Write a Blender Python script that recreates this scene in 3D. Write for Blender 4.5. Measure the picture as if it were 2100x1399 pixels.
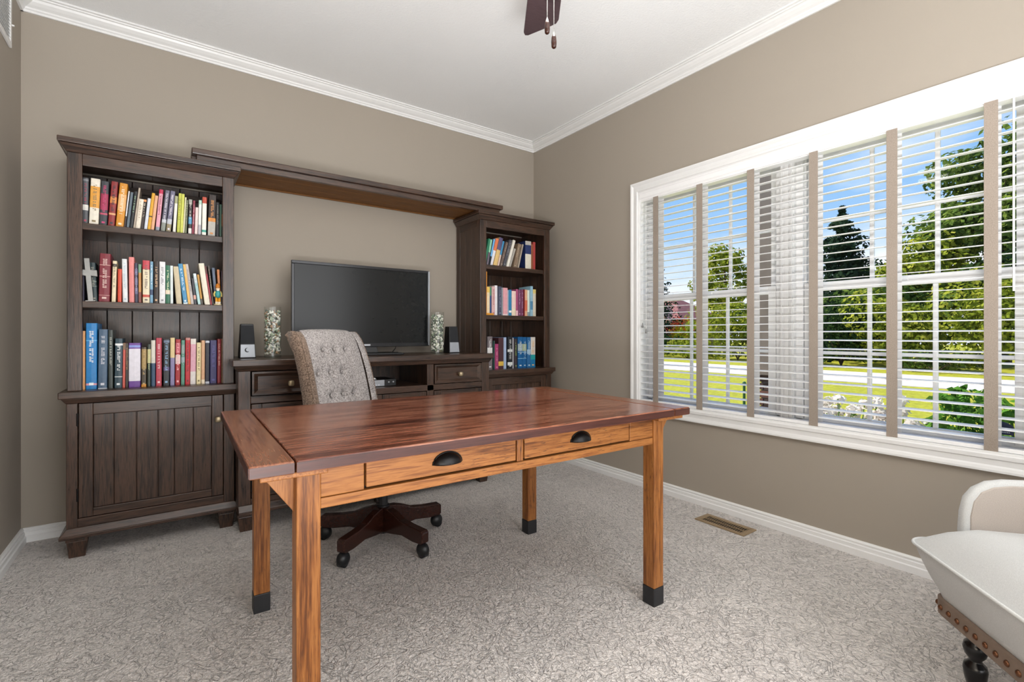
import bpy, bmesh, math, random
from mathutils import Vector, Matrix, Euler
R = math.radians
for o in list(bpy.data.objects): bpy.data.objects.remove(o, do_unlink=True)
scene = bpy.context.scene
COL = scene.collection

# ------------------------------------------------------------------ camera, world, sun, large lights, exposure
cam = bpy.data.objects.new('camera', bpy.data.cameras.new('camera')); COL.objects.link(cam)
cam.location = (-2.681, -3.425, 1.05)
cam.rotation_euler = (R(90), 0, R(-35.475))
cam.data.sensor_width = 36.0; cam.data.lens = 986.6/2100*36; cam.data.shift_y = -12.83/2100
cam.data.clip_start = 0.05; cam.data.clip_end = 500
scene.camera = cam

SUN = 4.6; BOWL = 19.0; REAR_FILL = 44.0; BOUNCE_FILL = 92.0
world = bpy.data.worlds.new('world'); scene.world = world; world.use_nodes = True
wn = world.node_tree; wn.nodes.clear()
def WN(t, **k):
    n = wn.nodes.new(t)
    for a, b in k.items(): setattr(n, a, b)
    return n
wo = WN('ShaderNodeOutputWorld'); bg = WN('ShaderNodeBackground'); bg.inputs[1].default_value = 1.0
tc = WN('ShaderNodeTexCoord'); sx = WN('ShaderNodeSeparateXYZ'); wn.links.new(tc.outputs['Generated'], sx.inputs[0])
blue = WN('ShaderNodeValToRGB'); cr = blue.color_ramp
cr.elements[0].position = 0.0; cr.elements[0].color = (.42, .56, .72, 1)
cr.elements[1].position = 0.75; cr.elements[1].color = (.08, .20, .50, 1)
e = cr.elements.new(.25); e.color = (.22, .40, .66, 1)
e = cr.elements.new(.42); e.color = (.13, .30, .60, 1)
wn.links.new(sx.outputs['Z'], blue.inputs[0])
mp = WN('ShaderNodeMapping'); mp.inputs['Scale'].default_value = (1.5, 1.5, 5.0)
wn.links.new(tc.outputs['Generated'], mp.inputs[0])
nz = WN('ShaderNodeTexNoise'); nz.inputs['Scale'].default_value = 1.6; nz.inputs['Detail'].default_value = 7; nz.inputs['Roughness'].default_value = .55
wn.links.new(mp.outputs[0], nz.inputs['Vector'])
zs = WN('ShaderNodeMath', operation='MULTIPLY_ADD'); zs.inputs[1].default_value = -1.15; zs.inputs[2].default_value = .30
wn.links.new(sx.outputs['Z'], zs.inputs[0])
ad = WN('ShaderNodeMath', operation='ADD'); wn.links.new(nz.outputs['Fac'], ad.inputs[0]); wn.links.new(zs.outputs[0], ad.inputs[1])
mr = WN('ShaderNodeMapRange'); mr.inputs['From Min'].default_value = .50; mr.inputs['From Max'].default_value = .72
wn.links.new(ad.outputs[0], mr.inputs['Value'])
mx = WN('ShaderNodeMix', data_type='RGBA'); mx.inputs['B'].default_value = (.66, .70, .76, 1)
wn.links.new(mr.outputs[0], mx.inputs['Factor']); wn.links.new(blue.outputs[0], mx.inputs['A'])
wn.links.new(mx.outputs['Result'], bg.inputs[0]); wn.links.new(bg.outputs[0], wo.inputs[0])

def light(name, typ, loc, rot, energy, color=(1,1,1), **k):
    d = bpy.data.lights.new(name, typ); d.energy = energy; d.color = color
    for a, b in k.items(): setattr(d, a, b)
    o = bpy.data.objects.new(name, d); o.location = loc; o.rotation_euler = rot; COL.objects.link(o); return o
sd = Vector((-.20, .62, .78)).normalized()
light('sun', 'SUN', (0, 0, 20), sd.to_track_quat('Z', 'Y').to_euler(), SUN, (1, .95, .86), angle=R(.6))
# unseen fill light added behind the viewpoint, shining in through the front opening
light('rear_fill_light', 'AREA', (-1.45, -4.85, 1.35), (R(90), 0, R(26)), REAR_FILL, (.97, .98, 1.0), shape='RECTANGLE', size=2.2, size_y=2.2)
# flash-like area light added out of view to brighten the ceiling
light('bounce_fill', 'AREA', (-2.75, -3.95, .5), (R(180), 0, 0), BOUNCE_FILL, (.98, .99, 1.0), shape='RECTANGLE', size=.9, size_y=1.0)
vs = scene.view_settings
vs.view_transform = 'Standard'; vs.look = 'None'; vs.exposure = 0.6; vs.gamma = 1.0; vs.use_curve_mapping = False

# ------------------------------------------------------------------ materials
def lin(h):
    h = h.lstrip('#'); v = [int(h[i:i+2], 16)/255 for i in (0, 2, 4)]
    return tuple((c/12.92 if c <= .04045 else ((c+.055)/1.055)**2.4) for c in v)
def mat_new(name):
    m = bpy.data.materials.new(name); m.use_nodes = True
    nt = m.node_tree; nt.nodes.clear()
    out = nt.nodes.new('ShaderNodeOutputMaterial'); b = nt.nodes.new('ShaderNodeBsdfPrincipled')
    nt.links.new(b.outputs[0], out.inputs[0]); return m, nt, b
def N(nt, t, **k):
    n = nt.nodes.new(t)
    for a, b in k.items(): setattr(n, a, b)
    return n
def coords(nt, scale=(1,1,1), space='Object', rot=(0,0,0)):
    t = N(nt, 'ShaderNodeTexCoord'); mpn = N(nt, 'ShaderNodeMapping')
    mpn.inputs['Scale'].default_value = scale; mpn.inputs['Rotation'].default_value = rot
    nt.links.new(t.outputs[space], mpn.inputs[0]); return mpn.outputs[0]
def noise(nt, vec, scale, detail=4, rough=.5, dist=0):
    n = N(nt, 'ShaderNodeTexNoise'); n.inputs['Scale'].default_value = scale; n.inputs['Detail'].default_value = detail
    n.inputs['Roughness'].default_value = rough; n.inputs['Distortion'].default_value = dist
    nt.links.new(vec, n.inputs['Vector']); return n.outputs['Fac']
def ramp(nt, fac, stops):
    r = N(nt, 'ShaderNodeValToRGB'); c = r.color_ramp
    c.elements[0].position = stops[0][0]; c.elements[0].color = (*stops[0][1], 1)
    c.elements[1].position = stops[-1][0]; c.elements[1].color = (*stops[-1][1], 1)
    for p, q in stops[1:-1]:
        e = c.elements.new(p); e.color = (*q, 1)
    nt.links.new(fac, r.inputs[0]); return r.outputs[0]
def bump(nt, b, h, strength=.3, dist=.002):
    n = N(nt, 'ShaderNodeBump'); n.inputs['Strength'].default_value = strength; n.inputs['Distance'].default_value = dist
    nt.links.new(h, n.inputs['Height']); nt.links.new(n.outputs[0], b.inputs['Normal'])
def mul(c, k): return tuple(min(1, x*k) for x in c)
def flat(name, hexc, rough=.5, metal=0, var=.12, scale=30, spec=.5, bmp=0, bscale=200):
    m, nt, b = mat_new(name); c = lin(hexc)
    v = coords(nt); f = noise(nt, v, scale, 3)
    nt.links.new(ramp(nt, f, [(.3, mul(c, 1-var)), (.7, mul(c, 1+var))]), b.inputs['Base Color'])
    b.inputs['Roughness'].default_value = rough; b.inputs['Metallic'].default_value = metal
    b.inputs['Specular IOR Level'].default_value = spec
    if bmp: bump(nt, b, noise(nt, v, bscale, 2), bmp, .001)
    return m
def wood(name, cols, axis='x', rough=.4, spec=.5, scale=6, streak=14, bmp=.15, pores=0, porec=(.05,.02,.01), coat=0):
    m, nt, b = mat_new(name)
    s = {'x': (.9, streak, streak), 'y': (streak, .9, streak), 'z': (streak, streak, .9)}[axis]
    v = coords(nt, s); n1 = noise(nt, v, scale*.35, 6, .62, .6)
    s2 = tuple(k*3 if k > 2 else k*2 for k in s); v2 = coords(nt, s2); n2 = noise(nt, v2, scale, 3, .6)
    a = N(nt, 'ShaderNodeMix', data_type='FLOAT'); a.inputs['Factor'].default_value = .48
    nt.links.new(n1, a.inputs['A']); nt.links.new(n2, a.inputs['B'])
    fac = a.outputs['Result']
    L = len(cols); st = [(.36+.28*i/(L-1), lin(c)) for i, c in enumerate(cols)]
    colr = ramp(nt, fac, st)
    if pores:
        s3 = {'x': (22, 160, 160), 'y': (160, 22, 160), 'z': (160, 160, 22)}[axis]
        v3 = coords(nt, s3); n3 = noise(nt, v3, 1.6, 2, .5); v4 = coords(nt, (4, 4, 4)); n4 = noise(nt, v4, 1.5, 2)
        r3 = N(nt, 'ShaderNodeMapRange'); r3.inputs['From Min'].default_value = .60; r3.inputs['From Max'].default_value = .70
        nt.links.new(n3, r3.inputs['Value'])
        r4 = N(nt, 'ShaderNodeMapRange'); r4.inputs['From Min'].default_value = .42; r4.inputs['From Max'].default_value = .62; nt.links.new(n4, r4.inputs['Value'])
        mm = N(nt, 'ShaderNodeMath', operation='MULTIPLY'); nt.links.new(r3.outputs[0], mm.inputs[0]); nt.links.new(r4.outputs[0], mm.inputs[1])
        m3 = N(nt, 'ShaderNodeMath', operation='MULTIPLY'); m3.inputs[1].default_value = pores; nt.links.new(mm.outputs[0], m3.inputs[0])
        x = N(nt, 'ShaderNodeMix', data_type='RGBA'); x.inputs['B'].default_value = (*porec, 1)
        nt.links.new(m3.outputs[0], x.inputs['Factor']); nt.links.new(colr, x.inputs['A']); colr = x.outputs['Result']
    nt.links.new(colr, b.inputs['Base Color'])
    rr = N(nt, 'ShaderNodeMapRange'); rr.inputs['To Min'].default_value = rough*.8; rr.inputs['To Max'].default_value = min(1, rough*1.3)
    nt.links.new(n2, rr.inputs['Value']); nt.links.new(rr.outputs[0], b.inputs['Roughness'])
    b.inputs['Specular IOR Level'].default_value = spec
    b.inputs['Coat Weight'].default_value = coat; b.inputs['Coat Roughness'].default_value = .18
    bump(nt, b, fac, bmp, .002)
    return m
M = {}
# painted walls
def paint(name, hexc, rough, bs, bst, dist=.0015):
    m, nt, b = mat_new(name); c = lin(hexc); v = coords(nt)
    nt.links.new(ramp(nt, noise(nt, v, 1.2, 3), [(.3, mul(c, .985)), (.7, mul(c, 1.015))]), b.inputs['Base Color'])
    b.inputs['Roughness'].default_value = rough
    n1 = noise(nt, v, bs, 3, .6)
    bump(nt, b, n1, bst, dist); return m
M['wall'] = paint('greige_wall_paint', 'a2998d', .75, 140, .12)
M['ceil'] = paint('textured_ceiling_paint', 'f1f2f2', .9, 75, .55, .004)
M['trim'] = flat('white_trim_paint', 'e8e8e7', .32, var=.01)
M['vinyl'] = flat('white_window_vinyl', 'f3f3f3', .35, var=.01)
M['slat'] = flat('white_blind_slat', 'f4f4f4', .38, var=.01)
M['siding'] = flat('exterior_white', 'dedcd8', .6, var=.03)
# carpet
m, nt, b = mat_new('patterned_carpet')
v = coords(nt, (1,1,1))
base = noise(nt, v, 1.3, 4, .6)
def mth(op, a, b_, nt=nt):
    n = N(nt, 'ShaderNodeMath', operation=op)
    for i, x in enumerate((a, b_)):
        if isinstance(x, (int, float)): n.inputs[i].default_value = x
        else: nt.links.new(x, n.inputs[i])
    return n.outputs[0]
vo = N(nt, 'ShaderNodeTexVoronoi', feature='F1'); vo.inputs['Scale'].default_value = 110
vm = N(nt, 'ShaderNodeMapping'); vm.inputs['Scale'].default_value = (1.0, .62, 1); vm.inputs['Rotation'].default_value = (0, 0, .5)
nt.links.new(v, vm.inputs[0]); nt.links.new(vm.outputs[0], vo.inputs['Vector'])
def ridge(sc, dist, wdt):
    n = noise(nt, v, sc, 1.5, .5, dist)
    a = mth('ABSOLUTE', mth('SUBTRACT', n, .5), 0)
    r = N(nt, 'ShaderNodeMapRange'); r.interpolation_type = 'SMOOTHSTEP'; r.inputs['From Max'].default_value = wdt; r.inputs['To Min'].default_value = -1; r.inputs['To Max'].default_value = 0
    nt.links.new(a, r.inputs['Value']); return r.outputs[0]
fz = noise(nt, v, 300, 2, .6); mid = noise(nt, v, 55, 3, .65, 1.5)
h = mth('ADD', mth('MULTIPLY', vo.outputs['Distance'], -.8), mth('MULTIPLY', fz, .55))
h = mth('ADD', h, mth('MULTIPLY', ridge(13, 2.4, .035), .62)); h = mth('ADD', h, mth('MULTIPLY', ridge(30, 1.8, .04), .34)); h = mth('ADD', h, mth('MULTIPLY', mid, .8))
c0 = ramp(nt, base, [(.3, lin('e2dbd6')), (.7, lin('eae4df'))])
dk = N(nt, 'ShaderNodeMapRange'); dk.inputs['From Min'].default_value = -.65; dk.inputs['From Max'].default_value = .5; dk.inputs['To Min'].default_value = .66; dk.inputs['To Max'].default_value = 1.12  # low pile darkened, so relief shade is put into the colour
nt.links.new(h, dk.inputs['Value'])
vmx = N(nt, 'ShaderNodeVectorMath', operation='SCALE'); nt.links.new(c0, vmx.inputs[0]); nt.links.new(dk.outputs[0], vmx.inputs['Scale'])
nt.links.new(vmx.outputs[0], b.inputs['Base Color']); b.inputs['Roughness'].default_value = .95
b.inputs['Sheen Weight'].default_value = .25; b.inputs['Specular IOR Level'].default_value = .1
bump(nt, b, h, 1.0, .009); M['carpet'] = m
DARK = ['19110d', '32231b', '4f382b', '261a14']
for ax in 'xyz':
    M['dark_'+ax] = wood('dark_stained_pine_'+ax, DARK, ax, .29, .6, 6, 13, .25)
    M['oak_'+ax] = wood('golden_oak_'+ax, ['5f3414', '8a5426', 'a86e38', '7a4620'], ax, .42, .45, 5, 12, .25, pores=.85)
    M['under_'+ax] = wood('raw_stained_board_'+ax, ['5c3a1c', '7c5228', '6a4420'], ax, .6, .3, 5, 12, .1)
M['top_x'] = wood('red_brown_desk_top', ['35140c', '66321f', '98624a', '4a2216'], 'x', .20, .5, 5, 10, .05, pores=.5, porec=(.30,.16,.09))
M['top_y'] = wood('red_brown_desk_end', ['522818', '6f3d26', '87553a', '60331f'], 'y', .23, .5, 5, 10, .05, pores=.5, porec=(.30,.16,.09))
M['deskedge'] = wood('dark_desk_edge', ['2c1411', '42211a', '502a21'], 'x', .35, .5, 5, 10, .06)
M['chairwood'] = wood('espresso_chair_wood', ['1e0f0b', '361a12', '28130d'], 'x', .22, .5, 5, 8, .01)
M['black'] = flat('black_plastic', '16171a', .38, var=.05)
M['blackmatte'] = flat('black_felt', '1c1d1f', .8, var=.08)
M['rubber'] = flat('black_caster_plastic', '121417', .42, var=.05)
M['iron'] = flat('black_iron', '1b1a1a', .38, .6, var=.1)
M['capmetal'] = flat('leg_cap_black', '202124', .5, var=.1)
M['brass'] = flat('aged_brass', 'b6a688', .38, .7, var=.15)
M['ventbrass'] = flat('tan_register_metal', 'a08a6c', .45, .3, var=.08)
M['dark'] = flat('dark_void', '0c0a09', .8, var=.05)
M['screen'] = flat('tv_screen_glass', '141617', .22, var=.02)
M['screen'].node_tree.nodes['Principled BSDF'].inputs['Specular IOR Level'].default_value = .28
M['bezel'] = flat('tv_bezel', '232428', .22, .2, var=.05)
M['silver'] = flat('silver_plastic', 'b4b8be', .3, .6, var=.04)
M['silverlight'] = flat('pale_silver_panel', 'a9aeb6', .4, .25, var=.04)
M['grille'] = flat('speaker_cloth', '26282c', .85, var=.1, bmp=.5, bscale=900)
M['chrome'] = flat('chrome', 'd8d8d8', .15, 1.0, var=.02)
M['pewter'] = flat('pewter', '8e8e8c', .38, .75, var=.1)
M['nail'] = flat('bronze_nail', '6a4630', .3, .8, var=.15)
M['taperail'] = flat('brown_leather_band', '7c6a5c', .6, var=.1, bmp=.3, bscale=120)
M['blackleg'] = flat('black_lacquer', '0e0e0f', .22, var=.05)
M['page'] = flat('paper_pages', 'e6dfcb', .8, var=.05, scale=60)
def fabric(name, c1, c2, scale=420, rough=.9, bst=.5, sheen=.2):
    m, nt, b = mat_new(name); v = coords(nt)
    f = noise(nt, v, scale, 2, .7); g = noise(nt, v, 5, 3)
    a = N(nt, 'ShaderNodeMix', data_type='FLOAT'); a.inputs['Factor'].default_value = .15; nt.links.new(f, a.inputs['A']); nt.links.new(g, a.inputs['B'])
    nt.links.new(ramp(nt, a.outputs['Result'], [(.36, lin(c1)), (.62, lin(c2))]), b.inputs['Base Color'])
    b.inputs['Roughness'].default_value = rough; b.inputs['Sheen Weight'].default_value = sheen; b.inputs['Specular IOR Level'].default_value = .15
    bump(nt, b, f, bst, .0012); return m
M['tweed'] = fabric('grey_tweed', '6e6866', 'c0bab8', 150)
M['tweed_shaded'] = fabric('shaded_grey_tweed', '4c3d33', '9a8575', 150)  # darker, warmer copy of the tweed; shade of the sides put into colour
M['linen'] = fabric('ivory_linen', 'b9bab9', 'c9cac9', 500, bst=.3)
M['linen_shaded'] = fabric('shaded_linen', 'a59c94', 'b4aba3', 500, bst=.3)  # same linen darkened; shade of the inner faces put into the colour
M['tape'] = fabric('taupe_blind_tape', '8f8378', 'a5998d', 300, bst=.3)
# glass
def glassmat(name, tint, base, edge):
    m = bpy.data.materials.new(name); m.use_nodes = True; nt = m.node_tree; nt.nodes.clear()
    o_ = N(nt, 'ShaderNodeOutputMaterial'); tr = N(nt, 'ShaderNodeBsdfTransparent'); gl = N(nt, 'ShaderNodeBsdfGlossy'); gl.inputs['Roughness'].default_value = .03
    tr.inputs[0].default_value = (*tint, 1)
    lw = N(nt, 'ShaderNodeLayerWeight'); lw.inputs[0].default_value = .5
    pw = mth('POWER', lw.outputs['Facing'], 4, nt); f = mth('ADD', mth('MULTIPLY', pw, edge, nt), base, nt)
    ms = N(nt, 'ShaderNodeMixShader'); nt.links.new(f, ms.inputs[0]); nt.links.new(tr.outputs[0], ms.inputs[1]); nt.links.new(gl.outputs[0], ms.inputs[2]); nt.links.new(ms.outputs[0], o_.inputs[0])
    return m
M['glass'] = glassmat('window_glass', (.98, .99, .99), .012, .35)
M['vase'] = glassmat('vase_glass', (.95, .975, .965), .04, .45)
m, nt, b = mat_new('lit_lamp_glass'); b.inputs['Base Color'].default_value = (.9, .88, .84, 1); b.inputs['Emission Color'].default_value = (1, .95, .88, 1); b.inputs['Emission Strength'].default_value = BOWL
M['bowl'] = m
M['fan_x'] = wood('fan_blade_walnut', ['33252a', '4a3a3e', '3e2e32'], 'x', .35, .5, 5, 12, .05)
def leafmat(name, c1, c2, c3, scale=.7):
    m = bpy.data.materials.new(name); m.use_nodes = True; nt = m.node_tree; nt.nodes.clear()
    o_ = N(nt, 'ShaderNodeOutputMaterial'); v = coords(nt); f = noise(nt, v, scale, 5, .7)
    c = ramp(nt, f, [(.32, lin(c1)), (.5, lin(c2)), (.68, lin(c3))])
    d = N(nt, 'ShaderNodeBsdfDiffuse'); t = N(nt, 'ShaderNodeBsdfTranslucent'); mxs = N(nt, 'ShaderNodeMixShader'); mxs.inputs[0].default_value = .35
    nt.links.new(c, d.inputs[0]); nt.links.new(c, t.inputs[0]); nt.links.new(d.outputs[0], mxs.inputs[1]); nt.links.new(t.outputs[0], mxs.inputs[2]); nt.links.new(mxs.outputs[0], o_.inputs[0])
    return m
M['leaf_bright'] = leafmat('leaves_yellow_green', '3c4c18', '8c9830', 'd4cc5c', 1.5)  # noise puts shaded depth and sunlit yellow highlights into the leaf colour
M['leaf_mid'] = leafmat('leaves_mid_green', '2c3e1e', '587034', 'a0b04c', 1.3)
M['leaf_dark'] = leafmat('needles_dark_green', '1c2c22', '2c4030', '4a6040')
M['leaf_hedge'] = leafmat('hedge_dark_green', '18281c', '2a3e22', '48602c')
M['leaf_plant'] = leafmat('garden_plant_leaves', '3c6a28', '5e9038', '9cc05c', 4)
M['petal'] = leafmat('white_flower_petals', 'd8ccc4', 'f0e8e0', 'ffffff', 6)
M['petalred'] = leafmat('red_petals', 'b83020', 'd84830', 'e87050', 6)
M['petalyellow'] = leafmat('yellow_leaves', 'c8a820', 'e0c428', 'f0dc50', 6)
M['bark'] = flat('bark', '5c4c3c', .9, var=.25, scale=6)
def ground(name, c1, c2, sc, rough=.9):
    m, nt, b = mat_new(name); v = coords(nt); f = noise(nt, v, sc, 6, .7)
    nt.links.new(ramp(nt, f, [(.35, lin(c1)), (.65, lin(c2))]), b.inputs['Base Color']); b.inputs['Roughness'].default_value = rough
    bump(nt, b, f, .5, .02); return m
M['lawn'] = ground('lawn_grass', '84860f', 'b4b024', 9)
M['road'] = ground('pale_concrete', 'c8bcb8', 'dcd4d0', 3)
M['mulch'] = ground('garden_soil', '4a3a2c', '6a5640', 14)
M['roof'] = flat('red_brown_shingle', '8a5450', .8, var=.12, scale=3)
M['housewall'] = flat('pinkish_brick_wall', 'a88078', .85, var=.1, scale=4)
M['stone'] = flat('grey_tan_stucco', '8c8076', .85, var=.12, scale=5)
M['pierbrick'] = flat('red_brown_brick', '7c5448', .85, var=.25, scale=9)
M['pierbrick2'] = flat('dark_brown_brick', '5c4640', .85, var=.25, scale=9)
M['mortar'] = flat('mortar', '8c8680', .9, var=.08)
M['navy'] = flat('navy_print', '1a2648', .4, var=.05)
M['bluecloth'] = flat('blue_print_cloth', '5a86b8', .7, var=.35, scale=22)
M['stakegreen'] = flat('green_metal', '2c5a34', .5, var=.1)
M['whiteprint'] = flat('white_print', 'dfe3ea', .5, var=.02)

# ------------------------------------------------------------------ mesh helpers
class MB:
    def __init__(s): s.v = []; s.f = []; s.mi = []
    def add(s, vs_, fs_, mi=0):
        n = len(s.v); s.v += [tuple(p) for p in vs_]; s.f += [tuple(i+n for i in f) for f in fs_]; s.mi += [mi]*len(fs_); return s
    def box(s, a, b, mi=0):
        x0, y0, z0 = a; x1, y1, z1 = b
        x0, x1 = min(x0, x1), max(x0, x1); y0, y1 = min(y0, y1), max(y0, y1); z0, z1 = min(z0, z1), max(z0, z1)
        return s.add([(x0,y0,z0),(x1,y0,z0),(x1,y1,z0),(x0,y1,z0),(x0,y0,z1),(x1,y0,z1),(x1,y1,z1),(x0,y1,z1)],
            [(0,3,2,1),(4,5,6,7),(0,1,5,4),(1,2,6,5),(2,3,7,6),(3,0,4,7)], mi)
    def hexa(s, p, mi=0):   # 8 corners, bottom 4 (ccw) then top 4
        return s.add(p, [(0,3,2,1),(4,5,6,7),(0,1,5,4),(1,2,6,5),(2,3,7,6),(3,0,4,7)], mi)
    def taper(s, a, b, ins, mi=0):  # box whose bottom is inset by ins
        x0,y0,z0 = a; x1,y1,z1 = b; i = ins
        return s.hexa([(x0+i,y0+i,z0),(x1-i,y0+i,z0),(x1-i,y1-i,z0),(x0+i,y1-i,z0),(x0,y0,z1),(x1,y0,z1),(x1,y1,z1),(x0,y1,z1)], mi)
    def prism(s, poly, axis, a, b, mi=0):  # poly 2D extruded along axis from a to b
        n = len(poly)
        def P(u, v, w):
            return {'x': (w, u, v), 'y': (u, w, v), 'z': (u, v, w)}[axis]
        vs_ = [P(u, v, a) for u, v in poly] + [P(u, v, b) for u, v in poly]
        fs_ = [tuple(range(n))[::-1], tuple(range(n, 2*n))] + [(i, (i+1) % n, n+(i+1) % n, n+i) for i in range(n)]
        return s.add(vs_, fs_, mi)
    def cyl(s, c, r, h, n=16, axis='z', r2=None, mi=0):
        r2 = r if r2 is None else r2; vs_ = []
        for k, (rr, t) in enumerate(((r, 0), (r2, h))):
            for i in range(n):
                a = 2*math.pi*i/n; u, v = rr*math.cos(a), rr*math.sin(a)
                d = {'z': (u, v, t), 'x': (t, u, v), 'y': (v, t, u)}[axis]
                vs_.append((c[0]+d[0], c[1]+d[1], c[2]+d[2]))
        return s.add(vs_, [tuple(range(n))[::-1], tuple(range(n, 2*n))] + [(i, (i+1) % n, n+(i+1) % n, n+i) for i in range(n)], mi)
    def lathe(s, c, prof, n=20, mi=0):
        vs_ = []; fs_ = []
        for r, z in prof:
            for i in range(n):
                a = 2*math.pi*i/n; vs_.append((c[0]+r*math.cos(a), c[1]+r*math.sin(a), c[2]+z))
        for k in range(len(prof)-1):
            for i in range(n):
                j = (i+1) % n; fs_.append((k*n+i, k*n+j, (k+1)*n+j, (k+1)*n+i))
        fs_.append(tuple(range(n))[::-1]); fs_.append(tuple(range((len(prof)-1)*n, len(prof)*n)))
        return s.add(vs_, fs_, mi)
    def tube(s, pts, r, n=8, mi=0):
        pts = [Vector(p) for p in pts]; L = len(pts); rs = r if isinstance(r, (list, tuple)) else [r]*L
        vs_ = []; fs_ = []
        for i, p in enumerate(pts):
            t = (pts[min(i+1, L-1)]-pts[max(i-1, 0)]).normalized()
            up = Vector((0,0,1)) if abs(t.z) < .9 else Vector((1,0,0))
            a = t.cross(up).normalized(); b_ = a.cross(t).normalized()
            for k in range(n):
                an = 2*math.pi*k/n; vs_.append(p+a*rs[i]*math.cos(an)+b_*rs[i]*math.sin(an))
        for i in range(L-1):
            for k in range(n):
                j = (k+1) % n; fs_.append((i*n+k, i*n+j, (i+1)*n+j, (i+1)*n+k))
        fs_.append(tuple(range(n))[::-1]); fs_.append(tuple(range((L-1)*n, L*n)))
        return s.add(vs_, fs_, mi)
    def ball(s, c, r, nu=12, nv=8, sc=(1,1,1), mi=0):
        vs_ = [(c[0], c[1], c[2]-r*sc[2])]; fs_ = []
        for j in range(1, nv):
            ph = -math.pi/2+math.pi*j/nv
            for i in range(nu):
                a = 2*math.pi*i/nu; vs_.append((c[0]+r*sc[0]*math.cos(ph)*math.cos(a), c[1]+r*sc[1]*math.cos(ph)*math.sin(a), c[2]+r*sc[2]*math.sin(ph)))
        vs_.append((c[0], c[1], c[2]+r*sc[2])); top = len(vs_)-1
        for i in range(nu):
            j = (i+1) % nu; fs_.append((0, 1+j, 1+i)); fs_.append((top, top-nu+i, top-nu+j))
        for k in range(nv-2):
            for i in range(nu):
                j = (i+1) % nu; a = 1+k*nu; fs_.append((a+i, a+j, a+nu+j, a+nu+i))
        return s.add(vs_, fs_, mi)
    def xf(s, M4, start=0):
        for i in range(start, len(s.v)): s.v[i] = tuple(M4 @ Vector(s.v[i]))
        return s
ORG = {}
def setp(o, label=None, cat=None, group=None, kind=None):
    if label: o['label'] = label
    if cat: o['category'] = cat
    if group: o['group'] = group
    if kind: o['kind'] = kind
    return o
def thing(name, label, cat, loc=(0,0,0), rz=0, group=None, ry=0, kind=None):
    o = bpy.data.objects.new(name, None); COL.objects.link(o); o.empty_display_size = .05
    o.location = loc; o.rotation_euler = (0, ry, rz); ORG[o.name] = Vector(loc)
    return setp(o, label, cat, group, kind)
def part(name, mb, mat, parent=None, bevel=0, smooth=False, local=False, label=None, kind=None, sub=0, solid=0):
    org = ORG[parent.name] if parent is not None else Vector((0,0,0))
    me = bpy.data.meshes.new(name)
    vs_ = mb.v if local else [(p[0]-org.x, p[1]-org.y, p[2]-org.z) for p in mb.v]
    me.from_pydata([tuple(p) for p in vs_], [], mb.f)
    mats = mat if isinstance(mat, (list, tuple)) else [mat]
    for m_ in mats: me.materials.append(M[m_] if isinstance(m_, str) else m_)
    if len(mats) > 1: me.polygons.foreach_set('material_index', mb.mi)
    if smooth: me.polygons.foreach_set('use_smooth', [True]*len(me.polygons))
    me.update()
    o = bpy.data.objects.new(name, me); COL.objects.link(o)
    if parent is not None: o.parent = parent
    ORG[o.name] = org
    if solid:
        s_ = o.modifiers.new('s', 'SOLIDIFY'); s_.thickness = solid; s_.offset = 0
    if bevel:
        b_ = o.modifiers.new('b', 'BEVEL'); b_.width = bevel; b_.segments = 2; b_.limit_method = 'ANGLE'; b_.angle_limit = R(40)
    if sub:
        d_ = o.modifiers.new('u', 'SUBSURF'); d_.levels = sub; d_.render_levels = sub
    return setp(o, label, None, None, kind)
def single(name, mb, mat, label, cat, group=None, **k):   # a thing that is one mesh
    c = Vector(mb.v[0]); xs = [p[0] for p in mb.v]; ys = [p[1] for p in mb.v]; zs_ = [p[2] for p in mb.v]
    org = Vector(((min(xs)+max(xs))/2, (min(ys)+max(ys))/2, min(zs_)))
    mb.v = [(p[0]-org.x, p[1]-org.y, p[2]-org.z) for p in mb.v]
    o = part(name, mb, mat, None, **k); o.location = org; ORG[o.name] = org
    return setp(o, label, cat, group)
def struct(name, mb, mat, label=None, parent=None, **k):
    o = part(name, mb, mat, parent, **k)
    if parent is None: o['kind'] = 'structure'
    if label: o['label'] = label
    return o
def dup(o, parent=None, loc=None, label=None):
    c = o.copy(); COL.objects.link(c)
    if parent is not None: c.parent = parent
    if loc is not None: c.location = loc
    if label: c['label'] = label
    ORG[c.name] = ORG.get(o.name, Vector((0,0,0)))
    for ch in list(o.children): dup(ch, c)
    return c

# ------------------------------------------------------------------ room shell
XL, YF, ZC = -3.292, -4.56, 2.759
T = .16
struct('floor', MB().box((XL-T, YF-T, -.12), (T, T, 0)), 'carpet', 'beige patterned carpet floor')
struct('ceiling', MB().box((XL-T, YF-T, ZC), (T, T, ZC+.12)), 'ceil', 'white textured ceiling')
struct('wall_back', MB().box((XL-T, 0, 0), (T, T, ZC)), 'wall', 'greige back wall behind the bookcases')
struct('wall_left', MB().box((XL-T, YF-T, 0), (XL, 0, ZC)), 'wall', 'greige left wall with the air return grille')
OY0, OY1, OZ0, OZ1 = -3.11, -1.203, .585, 2.037     # window opening
w = MB().box((0, OY1, 0), (T, 0, ZC)).box((0, YF-T, 0), (T, OY0, ZC)).box((0, OY0, 0), (T, OY1, OZ0-.03)).box((0, OY0, OZ1), (T, OY1, ZC))
struct('wall_right', w, 'wall', 'greige right wall with the wide window')
w = MB().box((XL, YF-T, 0), (-2.85, YF, ZC)).box((-.65, YF-T, 0), (0, YF, ZC)).box((-2.85, YF-T, 2.35), (-.65, YF, ZC))
struct('wall_front', w, 'wall', 'greige front wall behind the viewpoint with a wide opening added for the fill light')
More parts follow.
